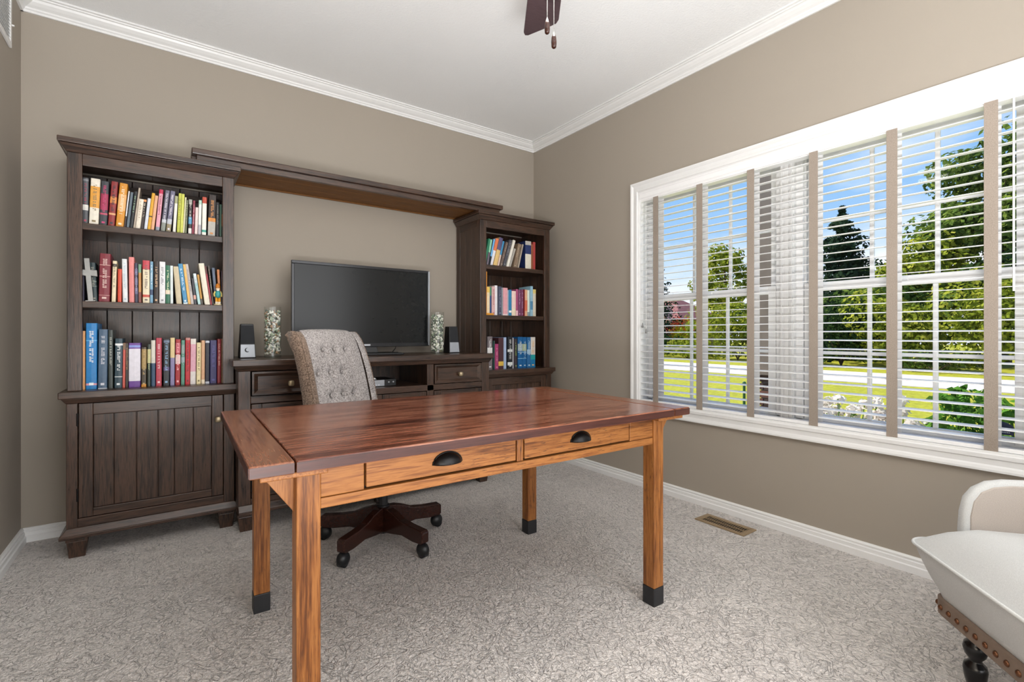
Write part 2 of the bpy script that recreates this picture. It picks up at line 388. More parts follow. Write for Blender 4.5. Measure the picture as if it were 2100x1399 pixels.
# profiles: u out from the wall, z up
BASE = [(0,0),(.024,0),(.024,.030),(.018,.034),(.018,.050),(.012,.053),(.014,.063),(.008,.070),(0,.070)]
CROWN = [(0,0),(.010,0),(.012,.010),(.018,.014),(.020,.022),(.034,.030),(.048,.042),(.054,.052),(.062,.054),(.064,.060),(.075,.061),(.075,.070),(0,.070)]
def run_y(prof, x, sgn, z0, y0, y1): return MB().prism([(x+sgn*u, z0+v) for u, v in prof][::(1 if sgn > 0 else -1)], 'y', y0, y1)
def run_x(prof, y, sgn, z0, x0, x1): return MB().prism([(y+sgn*u, z0+v) for u, v in prof], 'x', x0, x1)
struct('baseboard_back', run_x(BASE, 0, -1, 0, XL, 0), 'trim', 'white moulded baseboard on the back wall')
struct('baseboard_right', run_y(BASE, 0, -1, 0, YF, 0), 'trim', 'white moulded baseboard under the window')
struct('baseboard_left', run_y(BASE, XL, 1, 0, YF, 0), 'trim', 'white moulded baseboard on the left wall')
ZK = ZC-.070
struct('trim_1', run_x(CROWN, 0, -1, ZK, XL, 0), 'trim', 'white crown moulding on the back wall')
struct('trim_2', run_y(CROWN, 0, -1, ZK, YF, 0), 'trim', 'white crown moulding on the window wall')
struct('trim_3', run_y(CROWN, XL, 1, ZK, YF, 0), 'trim', 'white crown moulding on the left wall')
# unseen hall, added as a closed box around the fill light
struct('wall_hall', MB().box((-3.3, -7.2, 0), (-.2, -7.1, ZC)).box((-3.4, -7.2, 0), (-3.3, YF-T, ZC)).box((-.3, -7.2, 0), (-.2, YF-T, ZC)).box((-3.4, -7.2, ZC), (-.2, YF-T, ZC+.1)).box((-3.4, -7.2, -.12), (-.2, YF-T, 0)), 'trim', 'pale unseen hall added behind the front opening for the fill light')
# unseen roof slab and eave, added to block sun and sky
struct('roof', MB().box((XL-1, -8, 2.92), (.36, .3, 3.1)), 'siding', 'unseen eave added over the window to block the sun')

# window casing (mitred profile frame)
CAS = [(0,0),(.012,0),(.014,.008),(.019,.012),(.019,.026),(.014,.030),(.014,.050),(.018,.056),(.022,.066),(.022,.074),(0,.074)]
def casing():
    mb = MB()
    y0, y1, z0, z1 = OY0, OY1, OZ0, OZ1
    W_ = .074
    def ring(u, v):   # v outwards from opening
        return [(-u, y1+v*.066/.074, z0-v*.08/.074), (-u, y1+v*.066/.074, z1+v), (-u, y0-v*.066/.074, z1+v), (-u, y0-v*.066/.074, z0-v*.08/.074)]
    n = len(CAS)
    for u, v in CAS: mb.v += ring(u, v)
    for i in range(n):
        j = (i+1) % n
        for k in range(4):
            l = (k+1) % 4; mb.f.append((i*4+k, i*4+l, j*4+l, j*4+k))
    mb.mi = [0]*len(mb.f); return mb
struct('trim_4', casing(), 'trim', 'white moulded window casing')
# jamb lining
jl = MB().box((-.002, OY1-.007, OZ0-.012), (.17, OY1, OZ1)).box((-.002, OY0, OZ0-.012), (.17, OY0+.007, OZ1)).box((-.002, OY0, OZ1-.006), (.17, OY1, OZ1)).box((-.002, OY0, OZ0-.03), (.17, OY1, OZ0-.012))
for xx in (.060, .072): jl.box((xx, OY1-.012, OZ0-.012), (xx+.006, OY1, OZ1))
struct('trim_5', jl, 'trim', 'white window jamb lining and sill')
def window(name, yl, yr, label):          # yl > yr
    t = thing(name, label, 'window', (.10, (yl+yr)/2, OZ0-.012)); t['kind'] = 'structure'; del t['category']
    z0, z1 = OZ0-.012, OZ1
    fr = MB().box((.085, yl-.035, z0), (.165, yl, z1)).box((.085, yr, z0), (.165, yr+.035, z1)).box((.085, yr, z1-.035), (.165, yl, z1)).box((.085, yr, z0), (.165, yl, z0+.03))
    for a in (.100, .128): fr.box((a, yl-.045, z0+.03), (a+.010, yl-.035, z1-.035)).box((a, yr+.035, z0+.03), (a+.010, yr+.045, z1-.035))
    part('window_frame', fr, 'vinyl', t, bevel=.002)
    def sash(nm, x0, x1, za, zb, bot, top):
        st = .042
        a, b = yl-.040, yr+.040
        s = MB().box((x0, a-st, za), (x1, a, zb)).box((x0, b, za), (x1, b+st, zb)).box((x0, b+st, za), (x1, a-st, za+bot)).box((x0, b+st, zb-top), (x1, a-st, zb))
        o = part(nm, s, 'vinyl', t, bevel=.002)
        ga, gb, gz0, gz1 = a-st, b+st, za+bot, zb-top; xm = (x0+x1)/2
        pw = (ga-gb)/3; ph = (gz1-gz0)/2
        for i in (1, 2): part('muntin', MB().box((xm-.008, ga-i*pw-.009, gz0), (xm+.008, ga-i*pw+.009, gz1)), 'vinyl', o, bevel=.003)
        part('muntin', MB().box((xm-.007, gb, gz0+ph-.009), (xm+.007, ga, gz0+ph+.009)), 'vinyl', o, bevel=.003)
        for i in range(3):
            for j in range(2):
                y1_, y0_ = ga-i*pw, ga-(i+1)*pw
                part('pane', MB().add([(xm, y0_, gz0+j*ph), (xm, y1_, gz0+j*ph), (xm, y1_, gz0+(j+1)*ph), (xm, y0_, gz0+(j+1)*ph)], [(0,1,2,3)]), 'glass', o)
        return o
    sash('lower_sash', .092, .120, z0+.012, 1.325, .048, .045)
    sash('upper_sash', .124, .152, 1.285, z1-.02, .04, .045)
    # sash lock
    part('sash_lock', MB().box((.084, (yl+yr)/2-.03, 1.300), (.094, (yl+yr)/2+.03, 1.318)), 'vinyl', t, bevel=.002)
    return t
window('window_1', -1.209, -2.125, 'white double-hung window, farther of the two')
window('window_2', -2.195, -3.104, 'white double-hung window, nearer of the two')
mull = MB().box((.06, -2.195, OZ0-.012), (.165, -2.125, OZ1)).box((.054, -2.170, OZ0-.012), (.06, -2.150, OZ1)).box((.050, -2.190, OZ0-.012), (.06, -2.182, OZ1)).box((.050, -2.138, OZ0-.012), (.06, -2.130, OZ1))
struct('trim_6', mull, 'trim', 'white mullion between the two windows')

# blind
bl = thing('window_blind', 'wide white slatted wood blind with taupe tapes across the window', 'blind', (.02, (OY0+OY1)/2, .578))
part('headrail', MB().box((.002, OY0+.008, 1.975), (.056, OY1-.008, 2.03)), 'slat', bl)
VAL = [(0,0),(.008,0),(.010,.012),(.014,.018),(.014,.044),(.018,.050),(.018,.056),(0,.056)]
part('valance', MB().prism([(.002-u, 1.981+v) for u, v in VAL][::-1], 'y', OY0+.004, OY1-.004), 'slat', bl)
s0 = part('slat', MB().hexa([(-.002, OY0+.012, 0), (.043, OY0+.012, 0), (.043, OY1-.012, 0), (-.002, OY1-.012, 0), (-.002, OY0+.012, .0032), (.043, OY0+.012, .0030), (.043, OY1-.012, .0030), (-.002, OY1-.012, .0032)]), 'slat', None, bevel=.0008)
s0.parent = bl; ORG[s0.name] = Vector((0,0,0))
tilt = R(-5)
def place_slat(o, k):
    o.location = Vector((0.0, 0, .628+.0435*k)) - Vector(bl.location); o.rotation_euler = (0, tilt, 0)
place_slat(s0, 0)
for k in range(1, 31):
    c = s0.copy(); COL.objects.link(c); place_slat(c, k)
part('bottom_rail', MB().box((-.002, OY0+.012, .586), (.052, OY1-.012, .602)), 'slat', bl, bevel=.002)
for yc in (-1.342, -1.671, -1.993, -2.319, -2.646, -2.970):
    part('tape', MB().box((-.0065, yc-.0205, .580), (-.0045, yc+.0205, 1.985)), 'tape', bl)
    part('back_tape', MB().box((.0545, yc-.0205, .586), (.056, yc+.0205, 1.985)), 'slat', bl)  # backlit brightness of the rear tape put into its white colour
wand = MB().tube([(-.014, -3.035, 1.97), (-.014, -3.035, 1.22)], .0035, 6)
part('tilt_wand', wand, 'slat', bl)
for dy, zt in ((0, 1.13), (-.03, 1.09)):
    o = part('lift_cord', MB().tube([(-.012, -1.235+dy, 1.96), (-.012, -1.238+dy, zt)], .0013, 5), 'slat', bl)
    part('tassel', MB().lathe((-.012, -1.238+dy, zt-.03), [(.007, 0), (.0075, .006), (.004, .022), (.002, .032)], 10), 'pewter', o, smooth=True)
# sticker on the pane
st = MB(); pts = [(-3.018, .640), (-2.958, .640), (-2.952, .652), (-2.954, .668), (-2.964, .684), (-2.985, .694), (-3.004, .688), (-3.018, .676)]
st.prism(pts, 'x', .1035, .1050)
stk = single('window_sticker', st, 'navy', 'navy blue rounded sticker with pale lettering on the window glass', 'sticker')
random.seed(5)
lt = MB(); yy = -2.962
for i in range(7):
    wd = .0045+.0015*random.random(); lt.box((.1026, yy-wd, .660), (.1034, yy, .660+.010*(.6+.4*random.random()))); yy -= wd+.0016
for i in range(10): lt.box((.1026, -2.962-i*.005, .649), (.1034, -2.962-i*.005+.0035, .652))
part('print', lt, 'whiteprint', stk, kind='stuff')

# ------------------------------------------------------------------ outside
GZ = -.4
struct('ground', MB().add([(T, -60, GZ), (90, -60, GZ), (90, 90, GZ), (T, 90, GZ)], [(0,1,2,3)]), 'lawn', 'bright green front lawn')
bpy.data.objects['ground']['kind'] = 'structure'
struct('road', MB().box((14.2, -60, GZ), (18.9, 90, GZ+.02)), 'road', 'pale concrete road beyond the lawn')
struct('garden_bed', MB().box((T, -6, GZ), (1.9, .5, GZ+.03)), 'mulch', 'planting bed below the window')
def leaves(mb, c, rad, n, size, rng, flat_=.0, asp=1.6):
    for _ in range(n):
        while True:
            d = Vector((rng.uniform(-1,1), rng.uniform(-1,1), rng.uniform(-1,1)))
            if .05 < d.length < 1: break
        d = d.normalized()*(d.length**.35)
        p = Vector((c[0]+d.x*rad[0], c[1]+d.y*rad[1], c[2]+d.z*rad[2]))
        nrm = (d+Vector((rng.uniform(-.8,.8), rng.uniform(-.8,.8), rng.uniform(-.3,1)))).normalized()
        a = nrm.cross(Vector((rng.uniform(-1,1), rng.uniform(-1,1), rng.uniform(-1,1)))).normalized(); b_ = nrm.cross(a)
        s = size*rng.uniform(.6, 1.3)
        mb.v += [tuple(p+a*s), tuple(p+b_*s/asp), tuple(p-a*s), tuple(p-b_*s/asp)]
        k = len(mb.v)-4; mb.f.append((k, k+1, k+2, k+3)); mb.mi.append(0)
def tree(x, y, h, w, kind, label, seed, group=None, mat='leaf_mid', base=.12, size=.16, n=5000, name='leafy_tree', d=None):
    rng = random.Random(seed); t = thing(name, label, 'tree', (x, y, GZ), group=group)
    tk = MB().tube([(x, y, GZ), (x+.05*w, y, GZ+h*.4), (x, y+.03*w, GZ+h*.85)], [.02*h+.04, .014*h+.03, .02], 8)
    if kind == 'round':
        for k in range(7):
            a = k*2.4; tk.tube([(x, y, GZ+h*(.25+.06*k)), (x+math.cos(a)*w*.28, y+math.sin(a)*w*.28, GZ+h*(.45+.06*k))], [.05, .015], 5)
    part('trunk', tk, 'bark', t)
    mb = MB()
    if kind == 'cone':
        lv = 22
        for i in range(lv):
            f = i/(lv-1); zz = GZ+h*(base+(1-base)*f); r = w/2*(1-f)**.75*rng.uniform(.85,1.1)+.12
            m_ = max(5, int(12*(1-f)+5))
            for k in range(m_):
                a = rng.uniform(0, 6.28); rr = r*rng.uniform(.45, 1)
                leaves(mb, (x+math.cos(a)*rr*.6, y+math.sin(a)*rr*.6, zz-rr*.18), (rr*.5, rr*.5, h/lv*.55), max(6, n//(lv*12)), size, rng, asp=2.5)
    else:
        nb = 34
        for k in range(nb):
            while True:
                q = Vector((rng.uniform(-1,1), rng.uniform(-1,1), rng.uniform(-1,1)))
                if q.length < 1: break
            q = q.normalized()*max(q.length, .45)
            cx, cy, cz = x+q.x*w*.38, y+q.y*w*.38, GZ+h*(base+(1-base)*(.5+.38*q.z))
            s = w*rng.uniform(.13, .2)
            leaves(mb, (cx, cy, cz), (s, s, min(s*.8, h*.14)), n//nb, size, rng)
    part('foliage', mb, mat, t, kind='stuff'); return t
# far to near
tree(30, 15.9, 8.4, 4.6, 'round', 'small leafy tree with yellowish crown behind the farther window', 11, mat='leaf_bright', n=5200, size=.13, base=.2)
tree(27, 19.6, 7.0, 5.6, 'cone', 'dark conifer at the far left edge of the window view', 12, mat='leaf_dark', n=5200, size=.13, name='conifer_tree', base=.03)
tree(30, 8.5, 8.9, 7.4, 'cone', 'tall dark conifer left of the big trees, in the nearer window', 13, mat='leaf_dark', n=15000, size=.17, name='conifer_tree', base=.03)
tree(29, 4.2, 7.0, 5.0, 'round', 'yellow green tree between the dark conifer and the large tree', 14, mat='leaf_bright', n=5200, size=.15, base=.05)
tree(32, 2.0, 13.0, 9.2, 'round', 'large leafy tree with broad green crown in the nearer window', 15, mat='leaf_mid', n=12000, size=.16, base=.12)
tree(30, -1.2, 14.4, 8.0, 'round', 'tallest leafy tree at the right edge of the window', 16, mat='leaf_mid', n=9000, size=.16, base=.1)
tree(40, 9.0, 8.2, 8.0, 'round', 'distant green tree behind the dark conifer', 17, mat='leaf_hedge', n=3500, size=.22, base=.0)
def bush(x, y, w, h, mat, label, seed, n=1800, size=.10, group=None, name='bush', cat='bush'):
    rng = random.Random(seed); mb = MB()
    for k in range(9):
        q = Vector((rng.uniform(-1,1), rng.uniform(-1,1), rng.uniform(-1,1)))
        leaves(mb, (x+q.x*w*.28, y+q.y*w*.28, GZ+h*(.5+q.z*.24)), (w*.27, w*.27, h*.27), n//9, size, rng)
    t = thing(name, label, cat, (x, y, GZ), group=group)
    st_ = MB()
    for k in range(4):
        a = k*1.6; st_.tube([(x, y, GZ), (x+math.cos(a)*w*.2, y+math.sin(a)*w*.2, GZ+h*.6)], [.03, .01], 5)
    part('stem', st_, 'bark', t)
    part('foliage', mb, mat, t, kind='stuff'); return t
# hedge of bushes along the road's far side
bush(23.5, 17.6, 4.2, 1.9, 'leaf_hedge', 'dark hedge bush farthest left beyond the road', 21)
bush(23.5, 14.6, 3.4, 1.3, 'leaf_bright', 'low yellow green bush beside the farthest dark hedge bush', 22)
bush(26.5, 15.8, 2.4, 2.6, 'leaf_bright', 'green bush in front of the reddish house', 24, n=1400)
bush(27.5, 17.9, 1.6, 2.3, 'petalyellow', 'small bright yellow shrub in front of the house', 25, n=700)
bush(28.5, 18.6, 1.8, 2.9, 'petalred', 'small red leaved shrub in front of the house', 26, n=700)
bush(24.0, 11.6, 5.0, 3.4, 'leaf_bright', 'broad yellow green bush under the small leafy tree', 27, n=3400)
bush(23.0, 9.0, 4.0, 2.9, 'leaf_mid', 'rounded bush right of the broad yellow green one', 28, n=2400)
bush(23.0, 6.0, 4.0, 3.6, 'leaf_hedge', 'dark bush under the tall conifer', 29, n=2600)
bush(22.6, 3.6, 3.8, 3.9, 'leaf_bright', 'tall yellow bush left of centre in the nearer window', 30, n=3000)
bush(22.2, .9, 3.4, 4.2, 'leaf_bright', 'tallest yellow green bush in the nearer window', 31, n=3200)
bush(22.6, -1.8, 4.4, 3.6, 'leaf_hedge', 'dark bush at the right beyond the road', 32, n=2600)
bush(26, 4.5, 7, 4.8, 'leaf_mid', 'large green bush in the second row', 33, n=3800, size=.15)
bush(27, -.5, 8, 5.5, 'leaf_hedge', 'large dark bush in the second row at right', 34, n=3800, size=.15)
bush(28, 12.0, 7, 4.0, 'leaf_hedge', 'large dark bush in the second row at left', 35, n=3000, size=.15)
bush(21.6, 7.0, 3.0, .9, 'leaf_mid', 'low plant along the road under the dark bush', 36, n=900, size=.08)
bush(21.4, 2.2, 3.0, .9, 'leaf_mid', 'low plant along the road between the yellow bushes', 37, n=900, size=.08)
# house
hs = thing('house', 'distant house with a red brown roof among the trees', 'house', (44, 31, GZ))
part('wall', MB().box((40, 27, GZ), (48, 36, 2.6)), 'housewall', hs)
part('roof', MB().hexa([(39.4, 26.4, 2.6), (48.6, 26.4, 2.6), (48.6, 36.6, 2.6), (39.4, 36.6, 2.6), (43.4, 29.6, 4.9), (44.6, 29.6, 4.9), (44.6, 33.6, 4.9), (43.4, 33.6, 4.9)]), 'roof', hs)
g = part('gable', MB().prism([(27.0, 2.2), (31.0, 2.2), (29.0, 4.2)], 'x', 39.0, 41), 'housewall', hs)
wd_ = part('window', MB().box((38.96, 28.4, .5), (39.02, 29.6, 1.8)), 'dark', hs); part('front_bay', MB().box((39.02, 27.2, GZ), (40, 30.8, 2.2)), 'housewall', hs)
# brick pier
pr = thing('brick_pier', 'porch pier with grey stucco shaft on a brick base, seen past the mullion', 'pier', (1.96, -1.29, GZ))
px0, px1, py0, py1 = 1.80, 2.12, -1.46, -1.11
part('shaft', MB().box((px0, py0, .72), (px1, py1, 3.6)), 'stone', pr)
part('cap_stone', MB().box((px0-.03, py0-.03, .68), (px1+.03, py1+.03, .72)), 'stone', pr)
part('core', MB().box((px0+.012, py0+.012, GZ), (px1-.012, py1-.012, .68)), 'mortar', pr)
rng = random.Random(9); bz = GZ+.005; row = 0
while bz+.062 < .68:
    off = (row % 2)*.105
    def brk(a, b): part('brick', MB().box(a, b), 'pierbrick' if rng.random() < .7 else 'pierbrick2', pr)
    y_ = py0-.0+(-off if off else 0)
    while y_ < py1:
        a, b2 = max(y_, py0), min(y_+.2, py1)
        if b2-a > .03: brk((px0-.004*rng.random(), a, bz), (px0+.05, b2, bz+.062))
        y_ += .21
    x_ = px0+.055-(off if off else 0)
    while x_ < px1:
        a, b2 = max(x_, px0+.055), min(x_+.2, px1)
        if b2-a > .03: brk((a, py0-.004*rng.random(), bz), (b2, py0+.05, bz+.062))
        x_ += .21
    bz += .072; row += 1
# white flowering plants by the window
def flowering(x, y, h, w, seed, label, nfl=26, petal='petal', foliage='leaf_plant', name='flowering_plant', group=None, leafn=500):
    rng = random.Random(seed); t = thing(name, label, 'plant', (x, y, GZ+.03), group=group)
    st_ = MB(); fl = MB()
    for k in range(nfl):
        a = rng.uniform(0, 6.28); r = w*.5*rng.random()**.6; hh = h*rng.uniform(.72, 1)*(1-.25*(r/(w*.5))**2)
        tip = (x+math.cos(a)*r, y+math.sin(a)*r, GZ+hh)
        st_.tube([(x+math.cos(a)*r*.2, y+math.sin(a)*r*.2, GZ), (x+math.cos(a)*r*.7, y+math.sin(a)*r*.7, GZ+hh*.6), tip], .003, 4)
        leaves(fl, tip, (.040, .040, .032), 22, .024, rng)
    part('stem', st_, 'leaf_plant', t, kind='stuff'); part('flower_heads', fl, petal, t, kind='stuff')
    lf = MB(); leaves(lf, (x, y, GZ+h*.42), (w*.42, w*.42, h*.36), leafn, .035, rng, asp=2.2)
    part('leaves', lf, foliage, t, kind='stuff'); return t
flowering(1.45, -1.93, 1.12, .66, 41, 'white flowering plant at the left of the nearer window', 40, leafn=260)
flowering(1.45, -2.27, 1.0, .5, 42, 'shorter white flowering plant right of the first', 26, leafn=160)
flowering(2.6, -.15, .68, .3, 43, 'small white flower clump on the lawn near the farther window', 10, leafn=60)
def broad(x, y, h, w, seed, label, n=150):
    rng = random.Random(seed); t = thing('leafy_plant', label, 'plant', (x, y, GZ+.03)); mb = MB()
    for k in range(n):
        a = rng.uniform(0, 6.28); r = w*.5*rng.random()**.5; zz = GZ+h*rng.uniform(.3, .95); s = rng.uniform(.024, .042)
        leaves(mb, (x+math.cos(a)*r, y+math.sin(a)*r, zz), (.05, .05, .04), 9, s, rng, asp=1.8)
    st_ = MB()
    for k in range(8): st_.tube([(x, y, GZ), (x+rng.uniform(-.5,.5)*w*.7, y+rng.uniform(-.5,.5)*w*.7, GZ+h*.85)], .006, 5)
    part('stem', st_, 'leaf_plant', t, kind='stuff'); part('leaves', mb, 'leaf_plant', t, kind='stuff'); return t
broad(1.5, -2.62, 1.14, .40, 44, 'dark green broad leaved plant outside the nearer window')
broad(1.6, -2.84, 1.10, .18, 45, 'narrow green plant at the right edge outside the window', 30)
fl_ = flowering(1.0, -2.70, .98, .12, 46, 'single red flower among the green leaves', 3, petal='petalred', leafn=20)
# flag and post on the lawn
fg = thing('garden_flag', 'blue patterned garden flag on a post far out on the lawn', 'flag', (13.0, 6.6, GZ))
part('pole', MB().cyl((13.0, 6.52, GZ), .02, .62, 8), 'stakegreen', fg)
part('banner', MB().box((12.98, 6.54, -.10), (13.0, 6.86, .26)), 'bluecloth', fg)
part('flag_top', MB().box((12.975, 6.54, .10), (13.005, 6.86, .26)), 'navy', fg, label='dark navy upper part')
single('lawn_stake', MB().cyl((6.0, 1.34, GZ), .025, .55, 8).ball((6.0, 1.34, .15), .035, 8, 6), 'stakegreen', 'short dark green stake on the lawn left of the pier', 'stake')

# ------------------------------------------------------------------ bookcase towers
def knob(parent, x, y, z, label='aged brass knob'):
    k = MB().cyl((x, y+.004, z), .010, -.022, 12, axis='y')
    s = len(k.v); k.ball((x, y-.024, z), .019, 14, 10, (1, .75, 1))
    for i in range(s, len(k.v)):
        p = Vector(k.v[i])-Vector((x, y-.024, z)); q = Vector((max(-.015, min(.015, p.x)), p.y, max(-.015, min(.015, p.z)))); k.v[i] = tuple(q+Vector((x, y-.024, z)))
    return part('knob', k, 'brass', parent, smooth=True, label=label)
def tower(name, x0, x1, label, zs1, zs2, side_detail):
    yb, yh, yf = -.012, -.375, -.395
    t = thing(name, label, 'bookcase', ((x0+x1)/2, (yb+yf)/2, 0))
    P = lambda n, mb, mat, **k: part(n, mb, mat, k.pop('parent', t), bevel=k.pop('bevel', .0025), **k)
    # feet
    for fx in (x0, x1-.075):
        for fy in (yf, yb-.075):
            P('foot', MB().taper((fx, fy, 0), (fx+.075, fy+.075, .078), .008).box((fx-.003, fy-.003, .078), (fx+.078, fy+.078, .096)), 'dark_z')
    # base moulding
    P('base_moulding', MB().hexa([(x0-.024, yf-.022, .096), (x1+.024, yf-.022, .096), (x1+.024, yb, .096), (x0-.024, yb, .096), (x0-.024, yf-.022, .112), (x1+.024, yf-.022, .112), (x1+.024, yb, .112), (x0-.024, yb, .112)])
      .hexa([(x0-.022, yf-.020, .112), (x1+.022, yf-.020, .112), (x1+.022, yb, .112), (x0-.022, yb, .112), (x0, yf, .142), (x1, yf, .142), (x1, yb, .142), (x0, yb, .142)]), 'dark_x')
    # base case
    P('base_side', MB().box((x0, yf+.02, .142), (x0+.02, yb, .727)), 'dark_z'); P('base_side', MB().box((x1-.02, yf+.02, .142), (x1, yb, .727)), 'dark_z')
    P('base_back', MB().box((x0+.02, yb-.008, .142), (x1-.02, yb, .727)), 'dark_z')
    P('base_stile', MB().box((x0, yf, .142), (x0+.040, yf+.02, .727)), 'dark_z'); P('base_stile', MB().box((x1-.050, yf, .142), (x1, yf+.02, .727)), 'dark_z')
    P('base_rail', MB().box((x0+.040, yf, .142), (x1-.050, yf+.02, .182)), 'dark_x')
    # door
    dx0, dx1, dz0, dz1 = x0+.043, x1-.053, .185, .724
    d = P('door', MB().box((dx0+.01, yf+.0182, dz0+.01), (dx1-.01, yf+.0225, dz1-.01)), 'dark_z')
    for a_, b2 in ((dx0, dx0+.052), (dx1-.052, dx1)): P('door_stile', MB().box((a_, yf+.001, dz0), (b2, yf+.021, dz1)), 'dark_z', parent=d)
    P('door_rail', MB().box((dx0+.052, yf+.001, dz1-.055), (dx1-.052, yf+.021, dz1)), 'dark_x', parent=d)
    P('door_rail', MB().box((dx0+.052, yf+.001, dz0), (dx1-.052, yf+.021, dz0+.038)), 'dark_x', parent=d)
    a, b_ = dx0+.052, dx1-.052; xs = [0, .16, .34, .52, .66, .83, 1.0]
    for i in range(6):
        P('plank', MB().box((a+(b_-a)*xs[i]+.001, yf+.010, dz0+.038), (a+(b_-a)*xs[i+1]-.001, yf+.018, dz1-.055)), 'dark_z', parent=d)
    knob(d, dx1-.024, yf, .597)
    for hz in (.655, .30): P('hinge', MB().cyl((dx0-.003, yf-.003, hz-.035), .004, .06, 8), 'iron', parent=d, bevel=0)
    # ledge
    P('ledge', MB().box((x0-.026, yf-.026, .751), (x1+.026, yb, .783)), 'dark_x', bevel=.004)
    P('ledge_cove', MB().hexa([(x0-.002, yf-.004, .727), (x1+.002, yf-.004, .727), (x1+.002, yb, .727), (x0-.002, yb, .727), (x0-.018, yf-.018, .751), (x1+.018, yf-.018, .751), (x1+.018, yb, .751), (x0-.018, yb, .751)]), 'dark_x')
    # hutch
    P('stile', MB().box((x0, yh, .783), (x0+.054, yh+.02, 1.912)), 'dark_z'); P('stile', MB().box((x1-.054, yh, .783), (x1, yh+.02, 1.912)), 'dark_z')
    P('top_rail', MB().box((x0+.054, yh+.001, 1.857), (x1-.054, yh+.02, 1.912)), 'dark_x')
    for sx, sg in ((x0, 1), (x1-.02, -1)):
        P('side_panel', MB().box((sx+.004, yh+.02, .783), (sx+.016, yb, 1.912)), 'dark_z')
    if side_detail:
        for (ya, ybb) in ((yh+.02, yh+.05), (yb-.055, yb)): P('side_stile', MB().box((x0, ya, .783), (x0+.008, ybb, 1.912)), 'dark_z')
        P('side_rail', MB().box((x0, yh+.05, 1.86), (x0+.008, yb-.055, 1.912)), 'dark_y')
        n = 3; ya, ybb = yh+.05, yb-.055
        for i in range(n): P('side_plank', MB().box((x0+.0015, ya+(ybb-ya)*i/n+.001, .783), (x0+.005, ya+(ybb-ya)*(i+1)/n-.001, 1.86)), 'dark_z', bevel=.0008)
    n = 6; xs = [0, .155, .32, .46, .655, .80, 1.0]; a, b_ = x0+.016, x1-.016
    for i in range(n):
        P('back_plank', MB().box((a+(b_-a)*xs[i]+.0015, yb-.012, .783), (a+(b_-a)*xs[i+1]-.0015, yb-.004, 1.90)), 'dark_z', bevel=.002)
    P('back_sheet', MB().box((a, yb-.004, .783), (b_, yb, 1.90)), 'dark', bevel=0)
    P('back_cleat', MB().box((a, yb-.03, 1.83), (b_, yb-.012, 1.862)), 'dark_x')
    for zt in (zs1, zs2):
        P('shelf', MB().box((x0+.016, yh+.018, zt-.032), (x1-.016, yb-.013, zt)), 'dark_x')
    P('crown', MB().hexa([(x0-.002, yh-.002, 1.912), (x1+.002, yh-.002, 1.912), (x1+.002, yb, 1.912), (x0-.002, yb, 1.912), (x0-.024, yh-.024, 1.946), (x1+.024, yh-.024, 1.946), (x1+.024, yb, 1.946), (x0-.024, yb, 1.946)]), 'dark_x', bevel=.002)
    P('crown_top', MB().box((x0-.031, yh-.031, 1.948), (x1+.031, yb, 1.973)), 'dark_x', bevel=.003)
    return t
tower('bookcase', -3.072, -2.390, 'large dark stained bookcase hutch at the left with three shelves of books', 1.587, 1.212, False)
tower('bookcase', -.797, -.127, 'matching dark stained bookcase hutch at the right near the corner', 1.581, 1.200, True)
# bridge shelf
br = thing('bridge_shelf', 'long dark wooden bridge shelf spanning between the two bookcases', 'shelf', (-1.6, -.2, 1.9735))
part('bridge_face', MB().box((-2.562, -.372, 1.9735), (-.622, -.350, 2.006)), 'dark_x', br, bevel=.002)
part('bridge_top', MB().box((-2.585, -.390, 2.006), (-.600, -.012, 2.038)), 'dark_x', br, bevel=.005)
for ya, yb_ in ((-.349, -.245), (-.243, -.13), (-.128, -.02)):
    part('soffit_board', MB().box((-2.56, ya, 1.982), (-.624, yb_, 1.994)), 'under_x', br, bevel=.002)
part('soffit_strip', MB().box((-2.56, -.020, 1.9735), (-.624, -.012, 2.005)), 'under_x', br, bevel=.001)
part('bridge_end', MB().box((-2.584, -.345, 1.9735), (-2.562, -.012, 2.005)), 'dark_y', br, bevel=.002)

# ------------------------------------------------------------------ credenza
cr_ = thing('credenza', 'low dark wooden media credenza between the bookcases carrying the television', 'cabinet', (-1.60, -.26, 0))
P = lambda n, mb, mat='dark_x', **k: part(n, mb, mat, k.pop('parent', cr_), bevel=k.pop('bevel', .0025), **k)
cx0, cx1, cf = -2.385, -.813, -.52
CB = -.44    # it stands in front of the tower bases' line only where it is clear of them
for fx in (cx0, cx1-.08):
    for fy in (cf, -.10):
        P('foot', MB().taper((fx, fy, 0), (fx+.08, fy+.075, .08), .010).box((fx-.002, fy-.002, .08), (fx+.082, fy+.077, .096)), 'dark_z')
P('foot', MB().taper((-1.64, cf, 0), (-1.56, cf+.075, .08), .010).box((-1.642, cf-.002, .08), (-1.558, cf+.077, .096)), 'dark_z')
P('base_moulding', MB().box((cx0, cf-.022, .096), (cx1, -.03, .112)).hexa([(cx0, cf-.020, .112), (cx1, cf-.020, .112), (cx1, -.03, .112), (cx0, -.03, .112), (cx0, cf, .142), (cx1, cf, .142), (cx1, -.03, .142), (cx0, -.03, .142)]))
P('side', MB().box((cx0, cf+.02, .142), (cx0+.02, -.03, .855)), 'dark_z'); P('side', MB().box((cx1-.02, cf+.02, .142), (cx1, -.03, .855)), 'dark_z')
P('back', MB().box((cx0+.02, -.045, .142), (cx1-.02, -.03, .855)), 'dark_z')
for a, b in ((cx0, -2.326), (-.872, cx1)): P('post', MB().box((a, cf, .142), (b, cf+.03, .855)), 'dark_z')
for a, b in ((-1.948, -1.903), (-1.297, -1.248)): P('divider', MB().box((a, cf+.001, .142), (b, -.05, .855)), 'dark_z')
P('lower_rail', MB().box((-2.326, cf+.001, .680), (-.872, cf+.03, .719)))
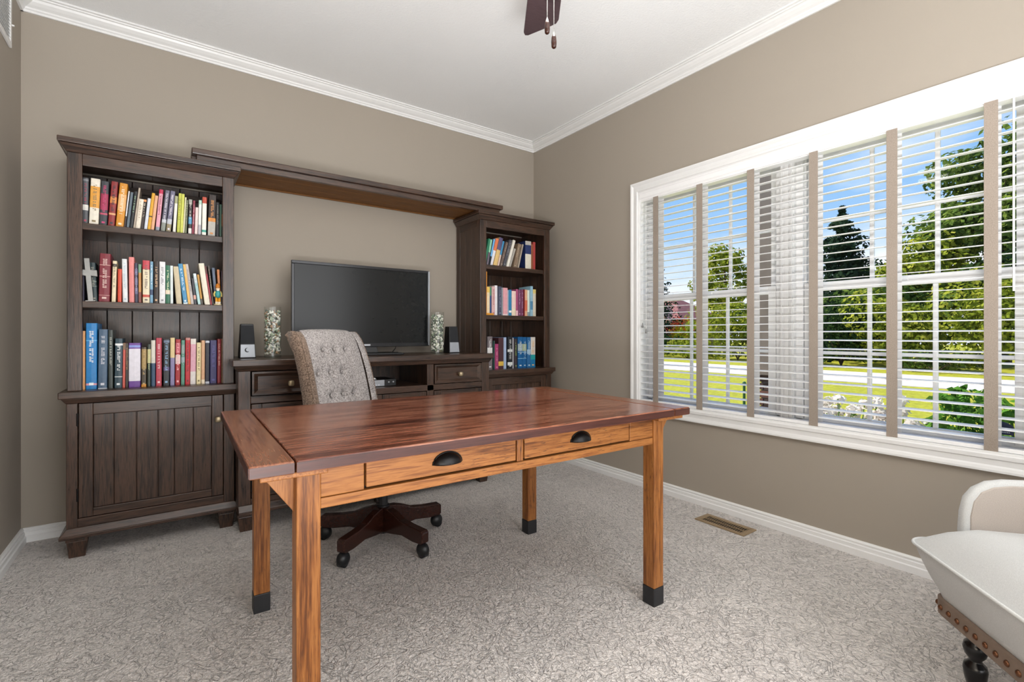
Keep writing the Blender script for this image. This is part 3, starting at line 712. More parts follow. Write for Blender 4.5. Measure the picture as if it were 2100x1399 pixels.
P('bay_floor', MB().box((-2.32, cf+.03, .700), (-.88, -.05, .717)))
P('bottom_rail', MB().box((-2.326, cf+.001, .142), (-.872, cf+.03, .172)))
P('top', MB().box((cx0-.028, cf-.028, .882), (cx1+.022, -.012, .916)), bevel=.004)
P('top_cove', MB().hexa([(cx0, cf-.003, .855), (cx1, cf-.003, .855), (cx1, -.03, .855), (cx0, -.03, .855), (cx0-.018, cf-.018, .882), (cx1+.016, cf-.018, .882), (cx1+.016, -.012, .882), (cx0-.018, -.012, .882)]))
def drawer(a, b, z0, z1):
    y = cf+.001
    d = P('drawer', MB().box((a, y+.008, z0), (b, y+.020, z1)))
    m_ = .022; f = MB()   # mitred frame with sloped inner edge
    o = [(a, z0), (b, z0), (b, z1), (a, z1)]; i1 = [(a+m_*.45, z0+m_*.45), (b-m_*.45, z0+m_*.45), (b-m_*.45, z1-m_*.45), (a+m_*.45, z1-m_*.45)]; i2 = [(a+m_*1.35, z0+m_*1.15), (b-m_*1.35, z0+m_*1.15), (b-m_*1.35, z1-m_*1.15), (a+m_*1.35, z1-m_*1.15)]
    f.v = [(p[0], y+.010, p[1]) for p in o]+[(p[0], y-.005, p[1]) for p in o]+[(p[0], y-.005, p[1]) for p in i1]+[(p[0], y+.008, p[1]) for p in i2]
    for k in range(4):
        l = (k+1) % 4
        f.f += [(k, l, 4+l, 4+k), (4+k, 4+l, 8+l, 8+k), (8+k, 8+l, 12+l, 12+k)]
    f.mi = [0]*12
    P('drawer_moulding', f, parent=d, bevel=0)
    knob(d, (a+b)/2+.008, y+.006, (z0+z1)/2-.006); return d
drawer(-2.320, -1.953, .724, .850); drawer(-1.243, -.877, .724, .850)
def cdoor(a, b, kx):
    z0, z1 = .176, .676; y = cf+.001
    d = P('door', MB().box((a+.01, y+.0172, z0+.01), (b-.01, y+.0215, z1-.01)), 'dark_z')
    for a_, b2 in ((a, a+.05), (b-.05, b)): P('door_stile', MB().box((a_, y, z0), (b2, y+.02, z1)), 'dark_z', parent=d)
    P('door_rail', MB().box((a+.05, y, z1-.05), (b-.05, y+.02, z1)), parent=d); P('door_rail', MB().box((a+.05, y, z0), (b-.05, y+.02, z0+.05)), parent=d)
    n = 4; w_ = (b-a-.10)/n
    for i in range(n): P('plank', MB().box((a+.05+i*w_+.001, y+.009, z0+.05), (a+.05+(i+1)*w_-.001, y+.017, z1-.05)), 'dark_z', parent=d)
    knob(d, kx, y, .60)
    for hz in (.60, .24): P('hinge', MB().cyl((a-.002 if kx > (a+b)/2 else b+.002, y-.003, hz-.03), .004, .06, 8), 'iron', parent=d, bevel=0)
cdoor(-2.322, -1.952, -1.976); cdoor(-1.243, -.876, -1.219); cdoor(-1.899, -1.602, -1.625); cdoor(-1.598, -1.301, -1.575)

# ------------------------------------------------------------------ things on and in the credenza
TOPZ = .9165
tv = thing('television', 'black flat screen television with thin bezel standing on the credenza', 'television', (-1.603, -.21, TOPZ))
tx0, tx1, tz0, tz1, ty = -2.068, -1.138, .968, 1.513, -.225
part('back_shell', MB().box((tx0+.01, ty+.018, tz0+.01), (tx1-.01, ty+.045, tz1-.01)).box((tx0+.15, ty+.045, tz0+.05), (tx1-.15, ty+.07, tz1-.12)), 'black', tv, bevel=.006)
bz_ = MB().box((tx0, ty, tz1-.020), (tx1, ty+.02, tz1)).box((tx0, ty, tz0), (tx1, ty+.02, tz0+.026)).box((tx0, ty, tz0+.026), (tx0+.018, ty+.02, tz1-.020)).box((tx1-.018, ty, tz0+.026), (tx1, ty+.02, tz1-.020))
part('bezel', bz_, 'bezel', tv, bevel=.003)
part('edge_trim', MB().box((tx1-.010, ty-.002, tz0+.006), (tx1+.002, ty+.022, tz1-.004)), 'silverlight', tv, bevel=.002, label='bright silver right edge')
part('screen', MB().box((tx0+.016, ty+.005, tz0+.024), (tx1-.016, ty+.012, tz1-.018)), 'screen', tv)
part('logo_strip', MB().box((-1.635, ty-.0015, tz0+.008), (-1.575, ty, tz0+.018)), 'silver', tv)
part('stand_neck', MB().taper((-1.68, -.215, TOPZ+.012), (-1.53, -.17, .985), -.012), 'black', tv, bevel=.004)
part('stand_base', MB().box((-1.86, -.36, TOPZ), (-1.39, -.12, TOPZ+.013)), 'black', tv, bevel=.004)
single('tv_cable', MB().tube([(-1.36, -.16, .99), (-1.37, -.15, .95), (-1.385, -.13, .925), (-1.36, -.06, .921), (-1.30, -.03, .921)], .003, 6), 'black', 'thin black cable hanging behind the television down to the credenza', 'cable')

def vase(x, y, r, label, seed, cols):
    rng = random.Random(seed); t = thing('glass_vase', label, 'vase', (x, y, TOPZ), group=None)
    H = .297
    mb = MB().lathe((x, y, TOPZ), [(r, 0), (r, H)], 32); mb.f.pop(); mb.mi.pop(); part('glass_wall', mb, 'vase', t, smooth=False)
    part('glass_base', MB().cyl((x, y, TOPZ), r-.001, .012, 28), 'vase', t)
    f = MB()
    for k in range(900):
        a = rng.uniform(0, 6.28); rr = (r-.0075)*(rng.random()**.22); z = TOPZ+.022+rng.random()*(H-.045)
        s = rng.uniform(.0045, .0095)
        n0 = len(f.v); f.ball((0, 0, 0), s, 6, 4, (rng.uniform(.7,1.5), rng.uniform(.5,1), rng.uniform(.5,1.1)), rng.choice(cols))
        f.xf(Matrix.Translation((x+math.cos(a)*rr, y+math.sin(a)*rr, z)) @ Euler((rng.uniform(0,3), rng.uniform(0,3), rng.uniform(0,3))).to_matrix().to_4x4(), n0)
    part('shell_filling', f, [flatm('shell_white','f0ece4'), flatm('shell_sage','a4b098'), flatm('shell_brown','a8886c'), flatm('shell_grey','747c74')], t, smooth=True, kind='stuff')
_fm = {}
def flatm(n, h, rough=.45, **k):
    if n not in _fm: _fm[n] = flat(n, h, rough, **k); M[n] = _fm[n]
    return _fm[n]
vase(-2.185, -.30, .046, 'clear glass cylinder vase filled with shells and pebbles, left of the television', 1, [0,0,0,1,1,2,3])
vase(-1.103, -.28, .048, 'clear glass cylinder vase filled with white and olive pebbles, right of the television', 2, [0,0,0,1,1,3,3])
def speaker(x, y, w, label, logo):
    t = thing('speaker', label, 'speaker', (x, y, TOPZ)); z0, z1 = TOPZ, TOPZ+.195; h = w/2; d = .10
    b0 = [(x-h, y, z0), (x+h, y, z0), (x+h, y+d, z0), (x-h, y+d, z0)]; b1 = [(x-h+.006, y+.016, z1), (x+h-.010, y+.016, z1), (x+h-.014, y+d-.01, z1), (x-h+.010, y+d-.01, z1)]
    part('cabinet', MB().hexa(b0+b1), 'black', t, bevel=.004)
    def fq(u0, u1, f0, f1, off):
        def Pn(u, f):
            xa = (x-h+.006*f)*(1-u)+(x+h-.010*f)*u; return (xa, y+.016*f-off, z0+(z1-z0)*f)
        return [Pn(u0, f0), Pn(u1, f0), Pn(u1, f1), Pn(u0, f1)]
    def slab(u0, u1, f0, f1, off):
        a = fq(u0, u1, f0, f1, off); b = fq(u0, u1, f0, f1, -.001)
        return MB().hexa([a[0], a[1], b[1], b[0], a[3], a[2], b[2], b[3]])
    part('grille', slab(.05, .95, .42, .96, .002), 'grille', t)
    part('front_panel', slab(.04, .96, .03, .40, .003), 'silverlight', t, bevel=.001)
    if logo:
        mk = MB(); n = 10; pts = []
        c = fq(.46, .46, .24, .24, .0046)[0]
        for i in range(n+1):
            a = R(70)+R(230)*i/n; pts.append((c[0]+.013*math.cos(a), c[2]+.013*math.sin(a)))
        for i in range(n, -1, -1):
            a = R(70)+R(230)*i/n; pts.append((c[0]+.004+.010*math.cos(a), c[2]+.002+.010*math.sin(a)))
        mk.prism(pts, 'y', c[1]-.0003, c[1]+.0012)
        mk.box((c[0]-.003, c[1]+.0006, c[2]-.026), (c[0]+.004, c[1]+.0015, c[2]-.020))
        part('emblem', mk, 'black', t)
speaker(-2.318, -.34, .082, 'small black desktop speaker with silver panel and crescent emblem, left end of the credenza', True)
speaker(-.972, -.30, .085, 'small black desktop speaker with plain grey panel, right end of the credenza', False)
bxp = thing('media_box', 'silver and black set top box inside the open bay of the credenza', 'electronics', (-1.64, -.34, .7175))
part('case', MB().box((-1.80, -.43, .7195), (-1.475, -.22, .762)), 'black', bxp, bevel=.002)
part('front_panel', MB().box((-1.80, -.433, .722), (-1.555, -.430, .760)), 'silver', bxp)
bt = MB()
for i in range(9): bt.box((-1.75+i*.019, -.4345, .727), (-1.738+i*.019, -.433, .733))
part('button_row', bt, 'whiteprint', bxp)
for i in range(2): part('socket', MB().cyl((-1.525+i*.03, -.430, .745), .005, -.003, 10, axis='y'), 'silver', bxp)
part('foot', MB().box((-1.79, -.42, .7175), (-1.49, -.24, .7195)), 'black', bxp)
rc = thing('remote_control', 'silver grey remote control lying on the set top box', 'remote', (-1.66, -.36, .7625))
part('body', MB().hexa([(-1.80, -.40, .7625), (-1.60, -.425, .7625), (-1.60, -.385, .7625), (-1.80, -.355, .7625), (-1.79, -.395, .792), (-1.61, -.42, .778), (-1.61, -.39, .778), (-1.79, -.36, .792)]), 'pewter', rc, bevel=.004)
rb = MB()
for i in range(6): rb.ball((-1.76+i*.028, -.382-i*.0035, .790-i*.0022), .005, 8, 5)
part('button', rb, 'silver', rc, smooth=True)

# ------------------------------------------------------------------ books
BOOKS={
 'A':[
  (-3.024,0.0212,0.226,0.009,'585a5e','b04a5e',[(0.3,0.42,'e8e4dc'),(0.93,0.97,'8a8c90')],'grey thick book with dull red lettering'),
  (-2.9996,0.0357,0.2264,0.034,'ece4d4','8a7a58',[(0.37,0.83,'e2a040')],'cream thick book with a wide orange band'),
  (-2.9617,0.0294,0.2226,0.038,'3c3f45','c04070',[(0.36,0.72,'9c2f4e'),(0.25,0.29,'c0506a')],'dark grey thick book with a magenta middle'),
  (-2.9293,0.0259,0.2271,0.065,'8e2f30','2b2f3a',[(0.52,0.66,'d98a48'),(0.26,0.3,'e0a878')],'dark red thick book with an orange patch'),
  (-2.8992,0.0314,0.2243,0.076,'d8922c','f3e2c4',[(0.38,0.75,'e8b070')],'amber orange thick book'),
  (-2.8661,0.0053,0.1896,0.094,'e4e6ea','',[(0,0.32,'3a2a2c')],'thin white book with a dark foot'),
  (-2.8565,0.0103,0.1848,0.095,'5f6d78','',[],'slate grey thin book'),
  (-2.8442,0.0123,0.1912,0.103,'23262a','8fb08c',[],'black book with pale green lettering'),
  (-2.8302,0.0077,0.214,0.106,'b3a595','',[],'taupe thin book taller than its neighbours'),
  (-2.8213,0.0195,0.1562,0.101,'e9dfce','b8a890',[],'short cream book with faint lettering'),
  (-2.8005,0.0118,0.1572,0.083,'332823','d8ccb4',[(0.93,1,'e09050')],'short black book with an orange top'),
  (-2.787,0.0133,0.1669,0.098,'d4dae4','',[],'pale blue grey book'),
  (-2.7727,0.0136,0.1971,0.097,'e0a82c','',[(0.36,0.39,'3a2c20')],'golden yellow book'),
  (-2.7587,0.0136,0.1842,0.098,'e0aa84','',[],'peach coloured book'),
  (-2.7395,0.0168,0.219,0.079,'e3a3b3','9c4a5c',[(0.9,1,'c02850'),(0,0.1,'8c96a4')],'pink book with a crimson top'),
  (-2.7181,0.019,0.2213,0.097,'6c6a7c','d8d4dc',[(0,0.22,'8a9088'),(0.22,0.3,'c8ccd2')],'lilac grey photo covered book'),
  (-2.6954,0.0207,0.2213,0.094,'74728a','e4e0e8',[(0,0.2,'94886c'),(0.2,0.32,'c0c4cc')],'violet grey photo covered book'),
  (-2.6663,0.0132,0.1967,0.053,'e8e6dc','',[(0.8,1,'a8aa84')],'white book with a sage green top'),
  (-2.6484,0.0134,0.2137,0.043,'c3c650','6e7030',[],'lime green book'),
  (-2.6335,0.0113,0.2134,0.04,'cdd05c','',[],'yellow green book'),
  (-2.6218,0.0064,0.1972,0.051,'e6e0bc','',[],'very thin cream book'),
  (-2.6145,0.0095,0.1825,0.042,'6c7254','b8b498',[],'olive grey paperback'),
  (-2.5981,0.0148,0.1888,0.017,'3a3434','dcd8d0',[(0.3,0.5,'5c9cc0'),(0,0.18,'e8e4e0'),(0.86,1,'a8a8a0')],'black book with a blue patch'),
  (-2.5818,0.009,0.185,0.035,'8c2c44','e8c8cc',[],'maroon slim paperback'),
  (-2.5698,0.0132,0.1501,0.029,'ecd4d0','',[],'short pinkish white book'),
  (-2.5544,0.0133,0.1908,0.023,'e6eae4','',[(0,0.3,'b8b4bc'),(0.88,1,'b4d4c4')],'white book with a mint top'),
  (-2.5366,0.0201,0.2126,0.016,'f0ece2','',[(0.1,0.16,'3c9c8c'),(0.84,1,'c0503c')],'white book with a teal band and red top'),
  (-2.5098,0.0347,0.2295,0.029,'2a1c18','c88848',[(0,0.36,'b8b4ac'),(0.36,0.45,'e09038')],'black thick book with an orange band and grey foot'),
  (-2.4712,0.0156,0.1945,0.006,'2c2c30','7c7c74',[],'charcoal book'),
  (-2.4544,0.0099,0.1846,0.006,'2c5040','',[],'dark green thin book'),
  (-2.4435,0.0084,0.2118,0.004,'302828','',[(0.3,0.62,'c0602c')],'black thin book with an orange patch'),
 ],
 'B':[
  (-3.0254,0.0097,0.1321,0.0,'3c3648','',[],'dark violet book behind the metal cross'),
  (-2.9906,0.0244,0.1894,-0.044,'1c3034','8c8c80',[(0.5,0.53,'6c7870'),(0.38,0.4,'6c7870')],'black green thick book beside the metal cross'),
  (-2.9635,0.0423,0.2377,0.021,'7c1c2c','d8b8b0',[(0.52,0.535,'c89890'),(0.13,0.14,'c89890'),(0.755,0.77,'c89890')],'burgundy thick book,tallest on its shelf'),
  (-2.915,0.0163,0.2064,0.024,'ecdcb8','8c8468',[(0.86,0.93,'4c443c')],'cream book with small dark lettering'),
  (-2.8913,0.0153,0.1672,0.008,'d84c30','',[],'short orange red book'),
  (-2.8712,0.0201,0.2195,-0.016,'e8ecee','b8ccd8',[],'white book with faint blue lettering'),
  (-2.8461,0.0221,0.2319,-0.008,'e88c88','',[],'coral pink tall book'),
  (-2.8215,0.0112,0.2023,-0.008,'34344c','b0a8c4',[(0.22,0.38,'686484'),(0.45,0.62,'686484'),(0.7,0.85,'686484')],'navy book with lilac grey panels'),
  (-2.8074,0.0108,0.1978,-0.005,'c08848','',[(0.78,1,'70987c'),(0,0.28,'804034')],'brown orange book with a green top'),
  (-2.7918,0.0287,0.22,0.0,'ecdfc0','786860',[(0.79,1,'c84450'),(0.14,0.2,'c85040')],'cream book with a red top and script title'),
  (-2.7615,0.0125,0.2163,0.002,'7ca8c4','e8f0f4',[(0.2,0.33,'3c4c6c')],'light blue patterned book'),
  (-2.7466,0.0215,0.2181,0.007,'30241f','dcb488',[],'black brown book with gold lettering'),
  (-2.723,0.0255,0.2185,0.002,'e6e6e8','8c8c90',[],'thick white book with grey lettering'),
  (-2.6963,0.0195,0.2026,-0.002,'2c6c50','d8e0b4',[(0.25,0.36,'ecd8c4')],'green book with a pale square label'),
  (-2.6759,0.0121,0.2014,-0.006,'dfe8e8','',[],'ice white slim book'),
  (-2.6498,0.0248,0.1985,-0.072,'cfc0a0','',[],'beige book leaning left'),
  (-2.6196,0.0205,0.215,-0.111,'4890bc','dcecf4',[(0,0.04,'e0ecf0')],'sky blue book leaning left'),
  (-2.5981,0.0125,0.2144,-0.114,'e8b868','',[],'pale orange slim book leaning left'),
  (-2.5851,0.0141,0.2168,-0.125,'c4bcb8','8c8484',[],'speckled grey book leaning left'),
  (-2.5698,0.0105,0.1411,-0.099,'34343c','',[(0.2,0.36,'d8a090')],'short dark slim book leaning left'),
  (-2.5544,0.0132,0.1684,-0.13,'b8dcdc','98bcc4',[(0.68,1,'dce8ec')],'pale aqua slim book leaning left'),
  (-2.5397,0.0097,0.1643,-0.116,'c08c34','',[(0,0.2,'4c4438')],'ochre slim book leaning left'),
  (-2.5232,0.0259,0.2257,-0.127,'ebe4d0','',[],'ivory thick book leaning left'),
  (-2.4958,0.0067,0.2134,-0.129,'a83444','',[(0.8,1,'5c2420')],'red very slim book leaning left'),
  (-2.4881,0.0086,0.2171,-0.1,'443c30','a8a090',[],'dark olive slim book leaning left'),
  (-2.4748,0.0137,0.2047,-0.082,'5c687c','',[],'slate blue book behind the toy figure'),
  (-2.4574,0.0111,0.1973,-0.047,'c87c44','',[(0.0,0.4,'b8a888')],'orange brown slim book behind the toy figure'),
  (-2.4445,0.0084,0.1907,-0.015,'3c2c38','',[],'dark plum slim book at the right end'),
 ],
 'C':[
  (-3.0263,0.0128,0.2851,0.002,'e2a060','',[],'light orange slim book at the left end'),
  (-3.0117,0.0419,0.3233,0.002,'1680c4','f2f6fa',[(0.73,0.745,'60b0e0'),(0.06,0.09,'e0a0b0')],'bright blue very thick book with white lettering'),
  (-2.966,0.0349,0.2934,0.011,'46607a','d0d4dc',[(0,0.015,'d0d4dc')],'steel blue thick book with silver lettering'),
  (-2.9271,0.0186,0.2904,0.0,'3c4440','a8aca0',[],'dark grey green tall book'),
  (-2.9038,0.0308,0.2477,0.013,'24404c','e0e4e4',[(0.86,0.9,'f0f0f0'),(0.22,0.235,'e0e4e4')],'dark teal thick book with a small emblem'),
  (-2.8718,0.0099,0.2252,0.011,'cc5444','',[(0.85,1,'7c5c40')],'coral slim paperback'),
  (-2.86,0.01,0.2237,0.003,'34281f','c08c58',[],'dark brown slim paperback'),
  (-2.8477,0.0472,0.2248,0.002,'6c3c94','',[(0.14,0.87,'e8e4ee'),(0.9,0.95,'8c9ce0')],'purple thick book with a white label'),
  (-2.7969,0.0202,0.203,0.006,'4c4234','c8a868',[(0.45,0.95,'a88c58'),(0,0.07,'e0983c')],'dark gold short book'),
  (-2.7731,0.0136,0.2185,0.005,'364038','b8c88c',[(0.55,0.88,'d8cc98')],'dark green paperback with a cream top'),
  (-2.7569,0.0176,0.2384,0.0,'34506c','',[(0.5,1,'dcd8cc')],'book cream above and blue below'),
  (-2.7371,0.0243,0.2502,0.002,'bc3c50','f0c4c8',[],'rose red book with pink lettering'),
  (-2.7064,0.0263,0.2447,0.006,'22262c','8cb4d8',[(0.32,0.4,'584878'),(0.92,0.97,'6c7c94')],'black book with light blue lettering'),
  (-2.6769,0.0191,0.251,0.004,'8c84ac','',[(0.58,1,'e4cc98')],'lilac book with a cream yellow top'),
  (-2.6551,0.0218,0.2429,0.008,'a8282c','f0b0b4',[(0.46,0.66,'e8ccc8'),(0.7,0.92,'cc6470')],'red book with a pink label'),
  (-2.6299,0.0158,0.2376,0.007,'5c9480','a8b8b8',[(0.5,0.62,'98b0b4'),(0.7,0.9,'88a098')],'grey green slim book'),
  (-2.6115,0.0212,0.2505,0.007,'c42430','7c1018',[(0.95,1,'c88c84')],'bright red book with dark speckles'),
  (-2.5894,0.0249,0.2452,0.009,'e0a8b8','',[(0,0.28,'e4dcd8'),(0.88,1,'e8e0d8')],'pink book fading to white'),
  (-2.5614,0.0203,0.2239,0.008,'ecdcac','8c7c50',[],'short cream yellow book'),
  (-2.5393,0.0161,0.2357,0.004,'dcac84','',[(0,0.1,'e8d8bc')],'peach slim book'),
  (-2.521,0.0193,0.2342,0.004,'ccd0dc','20242c',[(0.05,0.95,'282838')],'pale book with a black spine panel'),
  (-2.4989,0.0314,0.2367,0.002,'2c2860','504c90',[],'navy violet thick book'),
  (-2.4648,0.018,0.2432,0.004,'8c2028','e8b0a0',[],'dark red slim book with pale lettering'),
  (-2.4435,0.0088,0.2431,0.0,'b8a07c','',[],'tan very slim book at the right end'),
 ],
 'D':[
  (-0.7355,0.0213,0.2073,0.233,'2c7c5c','',[],'green book half behind the left post'),
  (-0.711,0.0173,0.1998,0.186,'6c6470','',[(0.5,1,'90c8a8')],'grey slim book with a mint top'),
  (-0.6916,0.0147,0.2068,0.216,'1c2430','',[(0.34,1,'6cb0e4')],'light blue slim book with a black foot'),
  (-0.6747,0.0258,0.2199,0.268,'e4e4ec','',[(0.55,1,'e07c54')],'white book with an orange top'),
  (-0.6439,0.0332,0.2276,0.257,'dcbc7c','',[(0.56,1,'5c5478')],'tan book with a violet top'),
  (-0.6064,0.015,0.2048,0.253,'d8c0b4','',[(0.45,1,'3c8cbc')],'slim book with a bright blue top'),
  (-0.5872,0.022,0.2001,0.295,'6c5c54','a89c90',[],'brown grey leaning book'),
  (-0.5574,0.0265,0.2237,0.308,'4c4c54','8c8c90',[],'dark grey leaning book'),
  (-0.5221,0.0224,0.2264,0.3,'e8e4d8','',[],'ivory leaning book'),
  (-0.4963,0.0187,0.1603,0.331,'a8a49c','',[],'short light grey leaning book'),
  (-0.4575,0.0204,0.2005,0.238,'84705c','c4b49c',[],'taupe leaning book'),
  (-0.4337,0.0169,0.1986,0.226,'94806c','4c4034',[],'light brown leaning book'),
  (-0.413,0.0136,0.2008,0.24,'a89c8c','',[],'beige grey slim leaning book'),
  (-0.3349,0.0583,0.2286,0.004,'243464','',[(0,0.54,'dcd8c8'),(0.86,1,'b8b4ac')],'navy book with a white lower label'),
  (-0.2746,0.0202,0.208,0.0,'94583c','',[],'rust brown slim book'),
  (-0.2524,0.0234,0.2278,0.0,'b04440','',[],'brick red slim book'),
 ],
 'E':[
  (-0.7312,0.0228,0.3317,0.013,'d88c30','',[],'tall orange book beside the left post'),
  (-0.7057,0.0283,0.2169,0.004,'ecd8b4','',[(0.8,1,'ecc868')],'cream yellow book'),
  (-0.6756,0.0143,0.2156,0.0,'24487c','',[(0.7,1,'4c8c6c')],'navy very slim book'),
  (-0.6605,0.0296,0.2206,0.0,'d8b0b0','b07070',[],'dusty pink book'),
  (-0.629,0.0258,0.2318,0.0,'ece8ec','',[],'white tall slim book'),
  (-0.6018,0.0293,0.2255,0.0,'484c60','8890a8',[],'dark slate book'),
  (-0.5707,0.0129,0.2177,0.0,'8c949c','',[],'grey very slim book'),
  (-0.5564,0.0437,0.2171,0.0,'e0a4ac','',[(0.0,0.06,'f0d8d8')],'light pink book'),
  (-0.5109,0.0136,0.202,0.0,'9cb4c4','',[],'pale blue grey slim book'),
  (-0.4959,0.0241,0.2054,0.0,'2c80b0','',[(0.12,0.2,'f4f4f4')],'cyan blue book'),
  (-0.4689,0.0401,0.1972,0.0,'ecdcc4','',[(0.3,1,'f0d0c8')],'pale cream book with a pinkish top'),
  (-0.4269,0.0202,0.2144,0.0,'a85078','',[(0,0.2,'ecc0c8')],'magenta slim book'),
  (-0.4053,0.0247,0.2103,0.0,'7c4468','c8a0bc',[],'plum patterned book'),
  (-0.3786,0.0225,0.2133,0.0,'743c5c','b890ac',[],'dark plum patterned book'),
  (-0.3541,0.0098,0.2154,0.0,'7c1c24','',[],'dark red very slim book'),
  (-0.3423,0.0257,0.2137,0.0,'e0b08c','',[(0.2,0.6,'d87454')],'orange cream book'),
  (-0.3146,0.0254,0.2129,0.0,'dce8dc','',[(0,0.16,'8ca0a8')],'pale mint book'),
  (-0.2872,0.0256,0.2454,0.0,'94bcd0','',[(0.22,0.5,'4c84a8')],'light blue tall book'),
  (-0.2595,0.0355,0.2213,0.0,'d8d0bc','',[(0.85,1,'dcc87c')],'beige book with a yellow top'),
 ],
 'F':[
  (-0.696,0.0454,0.2534,0.0,'7c7478','f0f0f0',[(0.5,0.66,'f0f0f0')],'grey book with white flower marks'),
  (-0.6461,0.0126,0.2206,0.0,'2c4c48','',[],'dark green slim book'),
  (-0.6317,0.0335,0.1952,0.0,'a83c70','d890a8',[],'magenta book with pink marks'),
  (-0.5963,0.0482,0.2429,0.0,'4c2c34','',[(0.1,0.24,'e0bc50')],'dark maroon book with a yellow mark'),
  (-0.5463,0.0265,0.2466,0.0,'a8bcdc','',[],'pale blue tall slim book'),
  (-0.5123,0.0452,0.2519,0.0,'20242c','d0d4d4',[(0.52,0.6,'e0e4e4'),(0.1,0.2,'e0e4e4')],'black book with silver marks'),
  (-0.4651,0.0138,0.2425,0.0,'a4a4ac','',[],'silver grey very slim book'),
  (-0.448,0.0288,0.2354,0.0,'3c343c','8cb060',[],'dark book with green marks'),
  (-0.4082,0.0472,0.2489,0.0,'14609c','d4dce0',[(0.55,0.78,'a0b4bc'),(0.5,0.52,'a0d0e8'),(0.3,0.315,'a0d0e8')],'deep blue thick volume,left of the pair'),
  (-0.358,0.0375,0.2468,0.0,'14609c','b8ccd8',[(0.55,0.78,'a8b490'),(0.5,0.52,'a0d0e8'),(0.3,0.315,'a0d0e8')],'deep blue volume,right of the pair'),
  (-0.3186,0.0369,0.2459,0.0,'2c6ca4','c8e0ec',[(0.45,0.6,'a8c8e0')],'mid blue patterned book'),
  (-0.2796,0.0501,0.2473,0.0,'1c78ac','e8c088',[(0.42,1,'ddd8d0'),(0.26,0.42,'28a0a4')],'book cream above,teal and blue below'),
 ],
}

cover_cache = {}
def cmat(h):
    if h not in cover_cache: cover_cache[h] = flat('print_'+h, h, .42, var=.07, scale=55)
    return cover_cache[h]
SH = {'A': (1.587, 'top shelf of left bookcase'), 'B': (1.212, 'middle shelf of left bookcase'), 'C': (.783, 'bottom shelf of left bookcase'),
      'D': (1.581, 'top shelf of right bookcase'), 'E': (1.200, 'middle shelf of right bookcase'), 'F': (.783, 'bottom shelf of right bookcase')}
rng = random.Random(77)
for key, rows in BOOKS.items():
    zs_, phrase = SH[key]
    for (bx, bw, bh, lean, hx, th, bands, desc) in rows:
        yfr = -.325 + rng.uniform(-.004, .008)
        bd = min(.27, max(.12, bh*.68))*rng.uniform(.95, 1.05); bd = min(bd, -yfr-.03)
        # keep the lowest corner on the shelf
        if lean > 0: loc = (bx+bw*math.cos(lean), yfr, zs_+.0003); X0, X1 = -bw, 0
        else: loc = (bx, yfr, zs_+.0003); X0, X1 = 0, bw
        t = thing('book', desc+', '+phrase, 'book', loc, group='books on the '+phrase, ry=lean)
        g = .0012; bt_ = min(.003, bw*.18)
        r_ = min(.004, bw*.2)
        if bw > .012:
            outline = [(X0, bd), (X0, r_), (X0+r_*.6, r_*.25), (X0+bw*.5, 0), (X1-r_*.6, r_*.25), (X1, r_), (X1, bd), (X1-bt_, bd), (X1-bt_, .006), (X0+bt_, .006), (X0+bt_, bd)]
        else:
            outline = [(X0, bd), (X0, .0008), (X0+.0008, 0), (X1-.0008, 0), (X1, .0008), (X1, bd), (X1-bt_, bd), (X1-bt_, .004), (X0+bt_, .004), (X0+bt_, bd)]
        c = MB().prism(outline, 'z', 0, bh)
        part('cover', c, cmat(hx), t, local=True)
        part('pages', MB().box((X0+bt_, .006 if bw > .012 else .004, .003), (X1-bt_, bd-.004, bh-.0035)), 'page', t, local=True)
        def strip(z0, z1, u0, u1, off):
            yy = -off; a, b = X0+bw*u0, X0+bw*u1
            return (a, yy, z0*bh), (b, yy+.0009+off, z1*bh)
        for (f0, f1, bhx) in bands:
            f1 = min(f1, .9995); f0 = max(f0, .0005)
            part('band', MB().prism([(X0-.0002, r_+.001), (X0-.0002, r_*.9), (X0+r_*.6, r_*.25-.0003), (X0+bw*.5, -.0004), (X1-r_*.6, r_*.25-.0003), (X1+.0002, r_*.9), (X1+.0002, r_+.001)] if bw > .012 else [(X0-.0002, .003), (X0-.0002, -.0003), (X1+.0002, -.0003), (X1+.0002, .003)], 'z', bh*f0, bh*f1), cmat(bhx), t, local=True)
        if th:
            L = MB(); z = bh*rng.uniform(.86, .92); zend = bh*rng.uniform(.28, .45); u0, u1 = .30, .70
            while z > zend:
                s = rng.uniform(.0035, .0065)
                for q in range(2):
                    if rng.random() < .8:
                        aa = u0+(u1-u0)*q/2+rng.uniform(0, .04); bb = u0+(u1-u0)*(q+1)/2-rng.uniform(0, .04)
                        L.box((X0+bw*aa, -.0011, z-s*.8), (X0+bw*bb, -.0003, z))
                z -= s+.0016
                if rng.random() < .16: z -= .006
            if bw > .02: L.box((X0+bw*.3, -.0011, bh*.06), (X0+bw*.7, -.0003, bh*.10))
            part('spine_marks', L, cmat(th), t, local=True, kind='stuff')
lb = thing('book', 'thin amber booklet lying flat at the left, middle shelf of right bookcase', 'book', (-.70, -.343, 1.2003), group='books on the middle shelf of right bookcase')
part('cover', MB().box((-.742, -.356, 1.2003), (-.665, -.328, 1.2018)).box((-.742, -.356, 1.2125), (-.665, -.328, 1.214)).box((-.742, -.3565, 1.2018), (-.665, -.355, 1.2125)), cmat('dc9428'), lb)
part('pages', MB().box((-.741, -.355, 1.2018), (-.666, -.329, 1.2125)), 'page', lb)
